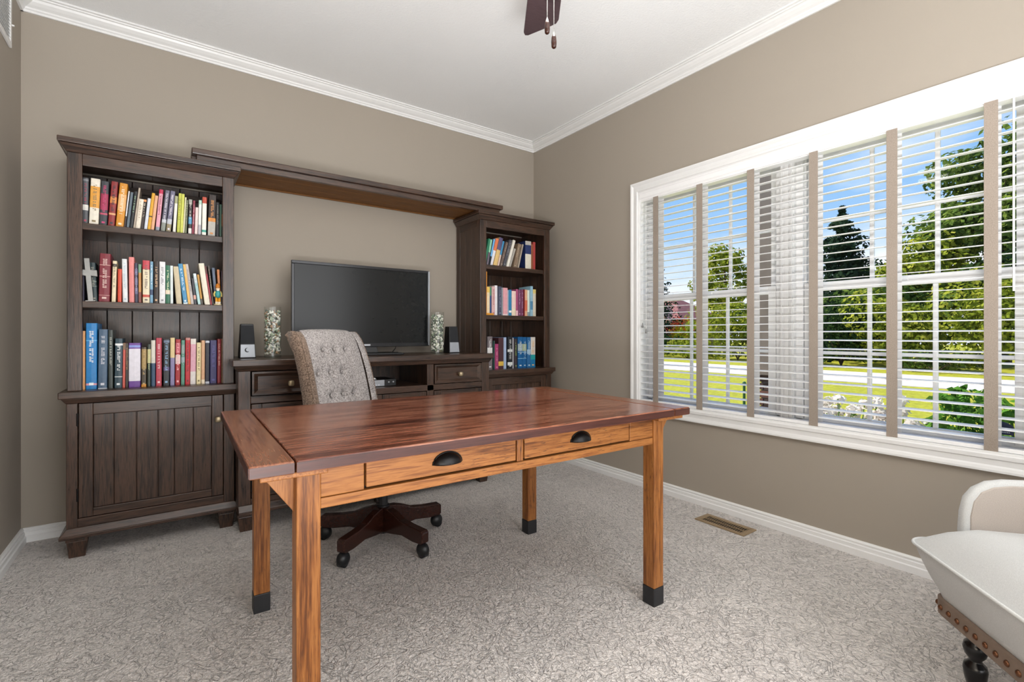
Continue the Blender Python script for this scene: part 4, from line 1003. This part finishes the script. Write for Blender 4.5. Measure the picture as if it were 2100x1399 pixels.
# cross
cx = thing('metal_cross', 'silver metal cross leaning against the dark books, middle shelf of left bookcase', 'cross', (-2.990, -.345, 1.2123), ry=-.075)
cmb = MB().prism([(-.0105, 0), (.0105, 0), (.0105, .122), (.034, .118), (.034, .150), (.0105, .152), (.0105, .208), (-.0105, .208), (-.0105, .152), (-.031, .158), (-.031, .128), (-.0105, .122)], 'y', -.004, .004)
part('cross_body', cmb, 'pewter', cx, local=True, bevel=.002)
part('cross_foot', MB().box((-.018, -.012, 0), (.018, .012, .004)), 'pewter', cx, local=True)
# toy soldier figure
ns = thing('toy_soldier', 'small painted wooden toy soldier in yellow and teal, middle shelf of left bookcase', 'figurine', (-2.464, -.348, 1.2123))
def np_(n, mb, h, **k): return part(n, mb, flatm('toy_'+h, h, .4), ns, local=True, smooth=k.pop('smooth', True), **k)
np_('base', MB().cyl((0, 0, 0), .018, .006, 14), 'd8c8a0', smooth=False)
for sx_ in (-1, 1):
    np_('leg', MB().cyl((sx_*.0065, 0, .006), .006, .036, 10), 'e09a1c')
    np_('boot', MB().cyl((sx_*.0065, -.002, .006), .0072, .012, 10), 'e8dcc8')
    np_('arm', MB().tube([(sx_*.013, 0, .074), (sx_*.018, -.001, .060), (sx_*.016, -.005, .046)], .0042, 8), 'd8c070')
np_('torso', MB().lathe((0, 0, .040), [(.010, 0), (.0125, .012), (.0125, .028), (.008, .038)], 14), '3c9c9c')
np_('head', MB().ball((0, 0, .088), .0105, 12, 8, (1, 1, 1.1)), 'e8c8a0')
np_('beard', MB().ball((0, -.006, .083), .007, 10, 6, (1, .6, 1.2)), 'f0ece4')
np_('hat', MB().lathe((0, 0, .094), [(.0115, 0), (.012, .006), (.010, .018), (.004, .024)], 14), 'c87820')

# ------------------------------------------------------------------ desk
dk_ = thing('desk', 'large farmhouse writing desk with red brown top, oak base and two drawers', 'desk', (-1.765, -1.80, 0), rz=R(-1.1))
D = lambda n, mb, mat, **k: part(n, mb, mat, k.pop('parent', dk_), local=True, bevel=k.pop('bevel', .0025), **k)
tz0_, tz1_ = .735, .765
D('tabletop', MB().box((-.672, -.470, tz0_), (.672, .448, tz1_)), 'top_x', bevel=.004)
for sg in (-1, 1):
    D('breadboard_end', MB().box((sg*.676, -.470, tz0_), (sg*.768, .448, tz1_)), 'top_y', bevel=.004)
    D('edge_cleat', MB().box((sg*.60, -.455, .722), (sg*.745, .43, .735)), 'oak_y')
D('edge_face', MB().box((-.672, -.4708, tz0_+.003), (.672, -.470, tz1_-.004)), 'deskedge', bevel=0)
for sg in (-1, 1): D('edge_face', MB().box((sg*.677, -.4708, tz0_+.003), (sg*.767, -.470, tz1_-.004)), 'deskedge', bevel=0)
D('edge_face', MB().box((-.7688, -.467, tz0_+.003), (-.768, .445, tz1_-.004)), 'deskedge', bevel=0)
LX, LW = .665, .055
for sx_ in (-1, 1):
    for (ya, yb2) in ((-.425, -.370), (.392, .447)):
        a, b = (sx_*LX, sx_*(LX-LW)); lo, hi = min(a, b), max(a, b)
        l = D('leg', MB().box((lo, ya, .070), (hi, yb2, .735)), 'oak_z', bevel=.003)
        D('leg_cap', MB().box((lo-.001, ya-.001, 0), (hi+.001, yb2+.001, .070)), 'capmetal', parent=l, label='black metal foot cap')
        tri = [(sx_*LX, .722), (sx_*(LX+.070), .722), (sx_*LX, .625)]
        D('leg_brace', MB().prism(tri if sx_ < 0 else tri[::-1], 'y', (ya+yb2)/2+.002, (ya+yb2)/2+.024), 'oak_z', bevel=.001)
FY = -.418
D('apron_panel', MB().box((-.610, FY, .655), (-.503, FY+.02, .735)), 'oak_x'); D('apron_panel', MB().box((.482, FY, .655), (.610, FY+.02, .735)), 'oak_x')
D('apron_panel', MB().box((-.028, FY, .655), (-.004, FY+.02, .735)), 'oak_z')
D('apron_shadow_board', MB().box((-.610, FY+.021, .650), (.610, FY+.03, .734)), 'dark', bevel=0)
D('apron_rail', MB().box((-.610, FY-.001, .628), (.610, FY+.022, .6535)), 'oak_x')
for (a, b) in ((-.498, -.033), (.001, .477)):
    d = D('drawer', MB().box((a, FY-.0005, .660), (b, FY+.018, .732)), 'oak_x', bevel=.002)
    xm, zc = (a+b)/2+(-.003), .688; cp = MB(); n = 16; rx, rz_, ry_ = .043, .030, .024
    V = []; F = []
    for j in range(7):
        ph = (math.pi/2)*j/6
        for i in range(n+1):
            th_ = math.pi*i/n
            V.append((xm+rx*math.cos(th_)*math.cos(ph), FY-.001-ry_*math.sin(ph)*(1 if True else 0), zc+rz_*math.sin(th_)*math.cos(ph)))
    for j in range(6):
        for i in range(n):
            F.append((j*(n+1)+i, j*(n+1)+i+1, (j+1)*(n+1)+i+1, (j+1)*(n+1)+i))
    cp.add(V, F)
    D('cup_pull', cp, 'iron', parent=d, bevel=0, smooth=True, solid=.002)
    D('pull_lip', MB().tube([(xm+(rx+.002)*math.cos(math.pi*i/12), FY-.002, zc+(rz_+.002)*math.sin(math.pi*i/12)) for i in range(13)], .0025, 6), 'iron', parent=d, bevel=0, smooth=True)
for sx_ in (-1, 1):
    D('side_apron', MB().box((sx_*(LX-.012), -.370, .650), (sx_*(LX-.034), .392, .722)) if sx_ > 0 else MB().box((sx_*(LX-.012), .28, .690), (sx_*(LX-.034), .392, .722)), 'oak_y')
D('back_apron', MB().box((-.61, .415, .650), (.61, .437, .735)), 'oak_x')

# ------------------------------------------------------------------ office chair
CH = R(35)
oc = thing('office_chair', 'button-tufted grey tweed swivel office chair on a five star wooden base behind the desk', 'office chair', (-1.790, -1.042, 0), rz=CH)
O = lambda n, mb, mat, **k: part(n, mb, mat, k.pop('parent', oc), local=True, **k)
for ang in (1, 73, 142, 214, 286):
    a = R(ang)-CH; Mx = Matrix.Rotation(a, 4, 'Z')
    prof = [(.025, .052), (.10, .062), (.17, .073), (.25, .064), (.31, .066), (.322, .074), (.322, .118), (.312, .129), (.22, .134), (.155, .143), (.10, .165), (.06, .176), (.025, .178)]
    O('base_arm', MB().prism([(p[0], p[1]) for p in prof][::-1], 'y', -.021, .021).xf(Mx), 'chairwood', bevel=.005)
    c = MB().cyl((.298, 0, .048), .007, .024, 8); c.ball((.302, 0, .036), .034, 24, 16, (1.0, .80, 1.0))
    c.cyl((.306, -.016, .0225), .022, .032, 24, axis='y'); c.xf(Matrix.Translation((0,0,.0005)) @ Mx)
    O('caster', c, 'rubber', smooth=True)
O('hub', MB().cyl((0, 0, .045), .032, .14, 20), 'black', bevel=.004)
O('gas_column', MB().cyl((0, 0, .18), .023, .22, 16), 'black')
O('tilt_plate', MB().box((-.10, -.12, .39), (.10, .12, .42)), 'black', bevel=.006)
O('seat', MB().box((-.255, -.25, .42), (.255, .22, .515)), 'tweed', bevel=.03, smooth=False)
FR = [(.195, .47), (.206, .56), (.223, .66), (.244, .76), (.268, .86), (.290, .94), (.308, .995), (.326, 1.035), (.346, 1.060), (.366, 1.070), (.386, 1.064), (.400, 1.048)]
BK = [(.400, 1.035), (.385, 1.005), (.352, .955), (.320, .86), (.292, .74), (.275, .62), (.265, .47)]
def wz(z): return .246+.058*(z-.47)-.125*(z-.47)**2
def interp(pl, n):
    L = [0]
    for i in range(1, len(pl)): L.append(L[-1]+math.dist(pl[i], pl[i-1]))
    out = []
    for k in range(n+1):
        s = L[-1]*k/n; i = max(j for j in range(len(L)) if L[j] <= s+1e-9); i = min(i, len(pl)-2)
        f = (s-L[i])/(L[i+1]-L[i]); out.append((pl[i][0]*(1-f)+pl[i+1][0]*f, pl[i][1]*(1-f)+pl[i+1][1]*f))
    return out
frs = interp(FR, 110)
# tufted front panel
nu = 90; tp = MB(); WI = .048
btn = []
sp = .086
for r_i, (zb_, off) in enumerate(((.972, 0), (.855, -.80), (.740, -.08), (.62, -.80))):
    for k in (-1, 0, 1): btn.append(((k+off*1.0)*sp, zb_))
V = []
for j, (fy_, fz_) in enumerate(frs):
    t_ = frs[min(j+1, 110)]; t0 = frs[max(j-1, 0)]; tx_, tz_ = t_[0]-t0[0], t_[1]-t0[1]; l_ = math.hypot(tx_, tz_); ny, nz_ = -tz_/l_, tx_/l_
    for i in range(nu+1):
        u = -1+2*i/nu; W_ = wz(fz_)-WI; x = u*W_
        puff = .010*(1-u*u)**.5 if abs(u) < 1 else 0
        dsp = puff
        for bx_, bz2 in btn:
            d2 = (x-bx_)**2+(fz_-bz2)**2
            dsp -= .024*math.exp(-d2/(2*.0125**2)) + .005*math.exp(-d2/(2*.03**2))
            # crease to the next button down right
            ex, ez = .034, -.118; tt = ((x-bx_)*ex+(fz_-bz2)*ez)/(ex*ex+ez*ez)
            if 0 < tt < .75 and fz_ < 1.0:
                dx_ = (x-bx_)-ex*tt; dz_ = (fz_-bz2)-ez*tt
                dsp -= .013*(1-tt)*math.exp(-(dx_*dx_+dz_*dz_)/(2*.005**2))
        V.append((x, fy_+ny*dsp, fz_+nz_*dsp))
F = [(j*(nu+1)+i, j*(nu+1)+i+1, (j+1)*(nu+1)+i+1, (j+1)*(nu+1)+i) for j in range(110) for i in range(nu)]
tp.add(V, F)
bk = O('backrest', tp, 'tweed', smooth=True)
body = MB(); pl = FR+BK; n = len(pl); W0 = .001
for sg in (-1, 1):
    for (y, z) in pl: body.v.append((sg*(wz(z)-.012), y+(.004 if (y, z) in FR else 0), z))
body.f = [tuple(range(n)), tuple(range(n, 2*n))[::-1]]+[((i+1) % n, i, n+i, n+(i+1) % n) for i in range(n) if i >= len(FR)-1]
body.mi = [0]*len(body.f)
O('back_cover', body, 'tweed_shaded', parent=bk, smooth=False)
for (x, z) in btn:
    fy_, fz_ = min(frs, key=lambda p: abs(p[1]-z) + (10 if p[0] > .4 else 0))
    O('button', MB().ball((x, fy_+.005, z), .0085, 10, 6, (1, .5, 1)), 'tweed', parent=bk, smooth=True)
for sg in (-1, 1):
    w_ = MB(); fl = interp(FR, 24); L = len(fl)
    ring = []
    for k, (y, z) in enumerate(fl):
        f = k/(L-1); pro = .014*min(1, max(0, (1-f)/.42))**.8
        t0 = fl[max(0, k-1)]; t1 = fl[min(L-1, k+1)]; tx_, tz_ = t1[0]-t0[0], t1[1]-t0[1]; l_ = math.hypot(tx_, tz_)
        ring.append((y-tz_/l_*pro-.003, z+tx_/l_*pro*.6))
    xo = lambda z: sg*(wz(min(max(z, .47), 1.07))); xi = lambda z: sg*(wz(min(max(z, .47), 1.07))-WI-.004)
    bkl = interp(BK[::-1], 24)
    for k in range(L):
        y, z = ring[k]; y2, z2 = bkl[k]
        w_.v += [(xi(z)+sg*.004, y+.006, z), (xi(z)+sg*.012, y, z), (xo(z)-sg*.008, y, z), (xo(z), y+.008, z), (xo(z2), y2-.012, z2), (xo(z2)-sg*.010, y2+.001, z2), (xi(z2), y2, z2)]
    for k in range(L-1):
        for m2 in range(6):
            q = (k*7+m2, k*7+m2+1, (k+1)*7+m2+1, (k+1)*7+m2)
            w_.f.append(q if sg > 0 else q[::-1])
    top = (L-1)*7
    w_.f.append(tuple(range(top, top+7))[::(1)]); w_.f.append(tuple(range(7))[::-1])
    w_.mi = [0]*len(w_.f)
    wg = O('back_wing', w_, 'tweed_shaded' if sg < 0 else 'tweed', parent=bk, smooth=True)  # left wing takes the shaded copy of the tweed
    O('piping', MB().tube([(xi(z)+sg*.006 if False else xo(z)-sg*.006, y-.001, z) for (y, z) in ring], .0022, 6), 'tweed_shaded', parent=bk, smooth=True)
O('back_bracket', MB().box((-.04, .10, .40), (.04, .33, .415)).box((-.04, .315, .40), (.04, .33, .60)), 'black', bevel=.004)

# ------------------------------------------------------------------ upholstered armchair at the lower right
AC = math.atan2(-.669, -.743)
ac = thing('armchair', 'cream linen upholstered armchair with nailhead band and black turned legs, cut by the right edge', 'armchair', (-.747, -2.899, 0), rz=AC)
K = lambda n, mb, mat, **k: part(n, mb, mat, k.pop('parent', ac), local=True, **k)
SW, SD = .66, .70
def rrect(x0, x1, y0, y1, r, n=6):
    out = []
    for cx_, cy_, a0 in ((x1-r, y0+r, -90), (x1-r, y1-r, 0), (x0+r, y1-r, 90), (x0+r, y0+r, 180)):
        for i in range(n+1):
            a = R(a0+90*i/n); out.append((cx_+r*math.cos(a), cy_+r*math.sin(a)))
    return out
def loft(rings, cap0=True, cap1=True):
    mb = MB(); n = len(rings[0])
    for r_ in rings: mb.v += r_
    for k in range(len(rings)-1):
        for i in range(n):
            j = (i+1) % n; mb.f.append((k*n+i, k*n+j, (k+1)*n+j, (k+1)*n+i))
    if cap0: mb.f.append(tuple(range(n))[::-1])
    if cap1: mb.f.append(tuple(range((len(rings)-1)*n, len(rings)*n)))
    mb.mi = [0]*len(mb.f); return mb
def rr(ins, z, r=.06): return [(x, y, z) for x, y in rrect(ins, SW-ins, ins, SD-ins, r, 8)]
band = [rr(.052, .250, .05), rr(.045, .275, .05), rr(.030, .305, .055), rr(.016, .340, .06), rr(.006, .372, .06), rr(.001, .392, .06), rr(0, .398, .06)]
seat = K('seat', loft(band), 'linen', smooth=True)
tops = []
for i, f in enumerate((0, .06, .16, .30, .48, .68, .86, .97)):
    ins = f*.33; tops.append([(x, y,   .398+.075*math.sin(min(1, f*2.4)*math.pi/2)*(1) + .006*math.sin(x*14)*math.sin(y*11)) for x, y in rrect(ins, SW-ins, ins, SD-ins*SD/SW, max(.005, .06*(1-f)), 8)])
K('seat_cushion', loft(tops, cap0=False), 'linen', parent=seat, smooth=True)
pr_ = rrect(-.003, SW+.003, -.003, SD+.003, .062, 8); pr_.append(pr_[0])
K('piping', MB().tube([(x, y, .398) for x, y in pr_], .0045, 8), 'linen', parent=seat, smooth=True)
K('leather_band', loft([rr(.046, .203, .05), rr(.043, .207, .05), rr(.043, .252, .05), rr(.048, .256, .05)]), 'taperail', smooth=False)
ou = rrect(.044, SW-.044, .044, SD-.044, .05, 8)
L = [0]; ou.append(ou[0])
for i in range(1, len(ou)): L.append(L[-1]+math.dist(ou[i], ou[i-1]))
nn = int(L[-1]/.036); nm = MB().ball((0,0,0), .0085, 10, 6)
n0 = None
for k in range(nn):
    s = L[-1]*k/nn; i = max(j for j in range(len(L)) if L[j] <= s); f = (s-L[i])/(L[i+1]-L[i]+1e-9)
    x, y = ou[i][0]*(1-f)+ou[i+1][0]*f, ou[i][1]*(1-f)+ou[i+1][1]*f
    if n0 is None: n0 = K('nailhead', MB().ball((0,0,0), .0085, 10, 6), 'nail', smooth=True); o = n0
    else: o = n0.copy(); COL.objects.link(o)
    o.location = (x, y, .229)
K('seat_frame', MB().box((.07, .07, .19), (SW-.07, SD-.07, .203)), 'blackmatte')
for (x, y) in ((.105, .125), (SW-.105, .125), (.105, SD-.11), (SW-.105, SD-.11)):
    K('leg', MB().lathe((x, y, 0), [(.014, 0), (.018, .006), (.026, .040), (.0285, .062), (.026, .076), (.016, .086), (.015, .092), (.024, .104), (.029, .122), (.026, .138), (.017, .148), (.022, .158), (.030, .172), (.034, .192), (.034, .203)], 20), 'blackleg', smooth=True)
for x0_, x1_, inn in ((.0, .034, 1), (SW-.034, SW, -1)):
    prof = [(.138, .36), (.134, .44), (.138, .50), (.148, .545), (.170, .575), (.205, .596), (.25, .604), (.40, .606), (.70, .62), (.70, .36)]
    arm = K('arm', MB().prism(prof, 'x', x0_, x1_), 'linen', bevel=.014, smooth=True)
    arm.modifiers['b'].segments = 4
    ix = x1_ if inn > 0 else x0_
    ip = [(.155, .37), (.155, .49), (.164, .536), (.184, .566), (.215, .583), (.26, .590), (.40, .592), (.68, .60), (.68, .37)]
    K('arm_inner_shade', MB().prism(ip, 'x', ix-.004*inn, ix+.004*inn), 'linen_shaded', parent=arm, bevel=.003)  # panel carrying the shaded linen colour on the inner arm face
K('back_cushion', MB().prism([(.56, .38), (.58, .60), (.62, .80), (.66, .84), (.70, .83), (.72, .78), (.70, .38)], 'x', .02, SW-.02), 'linen_shaded', bevel=.02, smooth=True)

# ------------------------------------------------------------------ ceiling fan
fx, fy = -1.700, -2.280
fan = thing('ceiling_fan', 'dark wood ceiling fan with two pull chains, mostly above the frame', 'fan', (fx, fy, ZC))
part('canopy', MB().lathe((fx, fy, ZC-.06), [(.03, 0), (.055, .02), (.07, .06)], 24), 'brass', fan, smooth=True)
part('downrod', MB().cyl((fx, fy, 2.50), .012, .21, 12), 'brass', fan)
part('motor_housing', MB().lathe((fx, fy, 2.35), [(.06, 0), (.11, .02), (.125, .06), (.12, .11), (.08, .15), (.02, .16)], 28), 'brass', fan, smooth=True)
for k in range(5):
    a = math.atan2(.82, .57)+2*math.pi*k/5
    Mx = Matrix.Translation((fx, fy, 2.40)) @ Matrix.Rotation(a, 4, 'Z') @ Matrix.Rotation(R(-9), 4, 'X')
    out = [(.20, -.055), (.30, -.066), (.57, -.074), (.594, -.066), (.606, -.045), (.648, .056), (.644, .070), (.626, .076), (.30, .064), (.20, .052)]
    b_ = part('blade', MB().prism(out, 'z', -.004, .004).xf(Mx), 'fan_x', fan, bevel=.001)
    part('blade_iron', MB().box((.10, -.02, -.010), (.24, .02, -.004)).xf(Mx), 'brass', b_)
part('light_kit', MB().lathe((fx, fy, 2.29), [(.05, 0), (.075, .02), (.06, .06)], 24), 'brass', fan, smooth=True)
part('lamp_bowl', MB().lathe((fx, fy, 2.175), [(.02, 0), (.075, .012), (.115, .04), (.135, .08), (.138, .115)], 28), 'bowl', fan, smooth=True)
for (cx_, cy_, zb) in ((fx-.022, fy+.012, 1.988), (fx-.003, fy+.002, 1.945)):
    ch = MB(); z = 2.33
    cx_ -= .0; px_, py_ = cx_, cy_
    # the chain hangs clear of the bowl rim
    px_ = cx_+.0; 
    ztop = 2.178; z = ztop
    while z > zb+.048: ch.ball((px_, py_, z), .0017, 6, 4); z -= .0042
    c_ = part('pull_chain', ch, 'pewter', fan, smooth=True)
    part('fob_tip', MB().cyl((px_, py_, zb+.038), .0055, .012, 10, r2=.0015), 'pewter', c_)
    part('fob', MB().lathe((px_, py_, zb), [(.005, 0), (.0074, .003), (.0088, .018), (.0076, .032), (.005, .041)], 12), 'chairwood', c_, smooth=True)

# ------------------------------------------------------------------ vents
vt = thing('floor_register', 'tan metal floor register in the carpet below the window', 'vent', (-.184, -1.942, 0))
vx0, vx1, vy0, vy1 = -.250, -.120, -2.088, -1.800
part('frame', MB().box((vx0, vy0, 0), (vx1, vy0+.026, .007)).box((vx0, vy1-.026, 0), (vx1, vy1, .007)).box((vx0, vy0+.026, 0), (vx0+.026, vy1-.026, .007)).box((vx1-.026, vy0+.026, 0), (vx1, vy1-.026, .007)), 'ventbrass', vt, bevel=.002)
part('well', MB().box((vx0+.026, vy0+.026, .0005), (vx1-.026, vy1-.026, .0015)), 'dark', vt)
lv = MB(); n = 19
for i in range(n):
    y = vy0+.030+(vy1-vy0-.060)*i/(n-1); lv.box((vx0+.026, y-.0018, .0052), (vx1-.026, y+.0018, .0062))
lv.box(((vx0+vx1)/2-.002, vy0+.026, .0015), ((vx0+vx1)/2+.002, vy1-.026, .006))
part('louvers', lv, 'ventbrass', vt, kind='stuff')
gr = thing('wall_grille', 'white air return grille high on the left wall', 'vent', (XL, -.47, 2.395))
gy0, gy1, gz0, gz1 = -.72, -.222, 2.395, 2.66
part('frame', MB().box((XL, gy0, gz0), (XL+.010, gy1, gz0+.022)).box((XL, gy0, gz1-.022), (XL+.010, gy1, gz1)).box((XL, gy0, gz0+.022), (XL+.010, gy0+.022, gz1-.022)).box((XL, gy1-.022, gz0+.022), (XL+.010, gy1, gz1-.022)), 'trim', gr, bevel=.002)
part('backing', MB().box((XL+.0005, gy0+.02, gz0+.02), (XL+.002, gy1-.02, gz1-.02)), 'trim', gr)
s0 = None
for i in range(15):
    z = gz0+.030+i*.0148
    sl = MB().hexa([(XL+.002, gy0+.022, z), (XL+.009, gy0+.022, z-.006), (XL+.009, gy1-.022, z-.006), (XL+.002, gy1-.022, z), (XL+.002, gy0+.022, z+.0012), (XL+.009, gy0+.022, z-.0048), (XL+.009, gy1-.022, z-.0048), (XL+.002, gy1-.022, z+.0012)])
    part('louver', sl, 'trim', gr)
part('lever', MB().box((XL+.008, gy1-.004, 2.50), (XL+.018, gy1+.004, 2.506)), 'trim', gr)
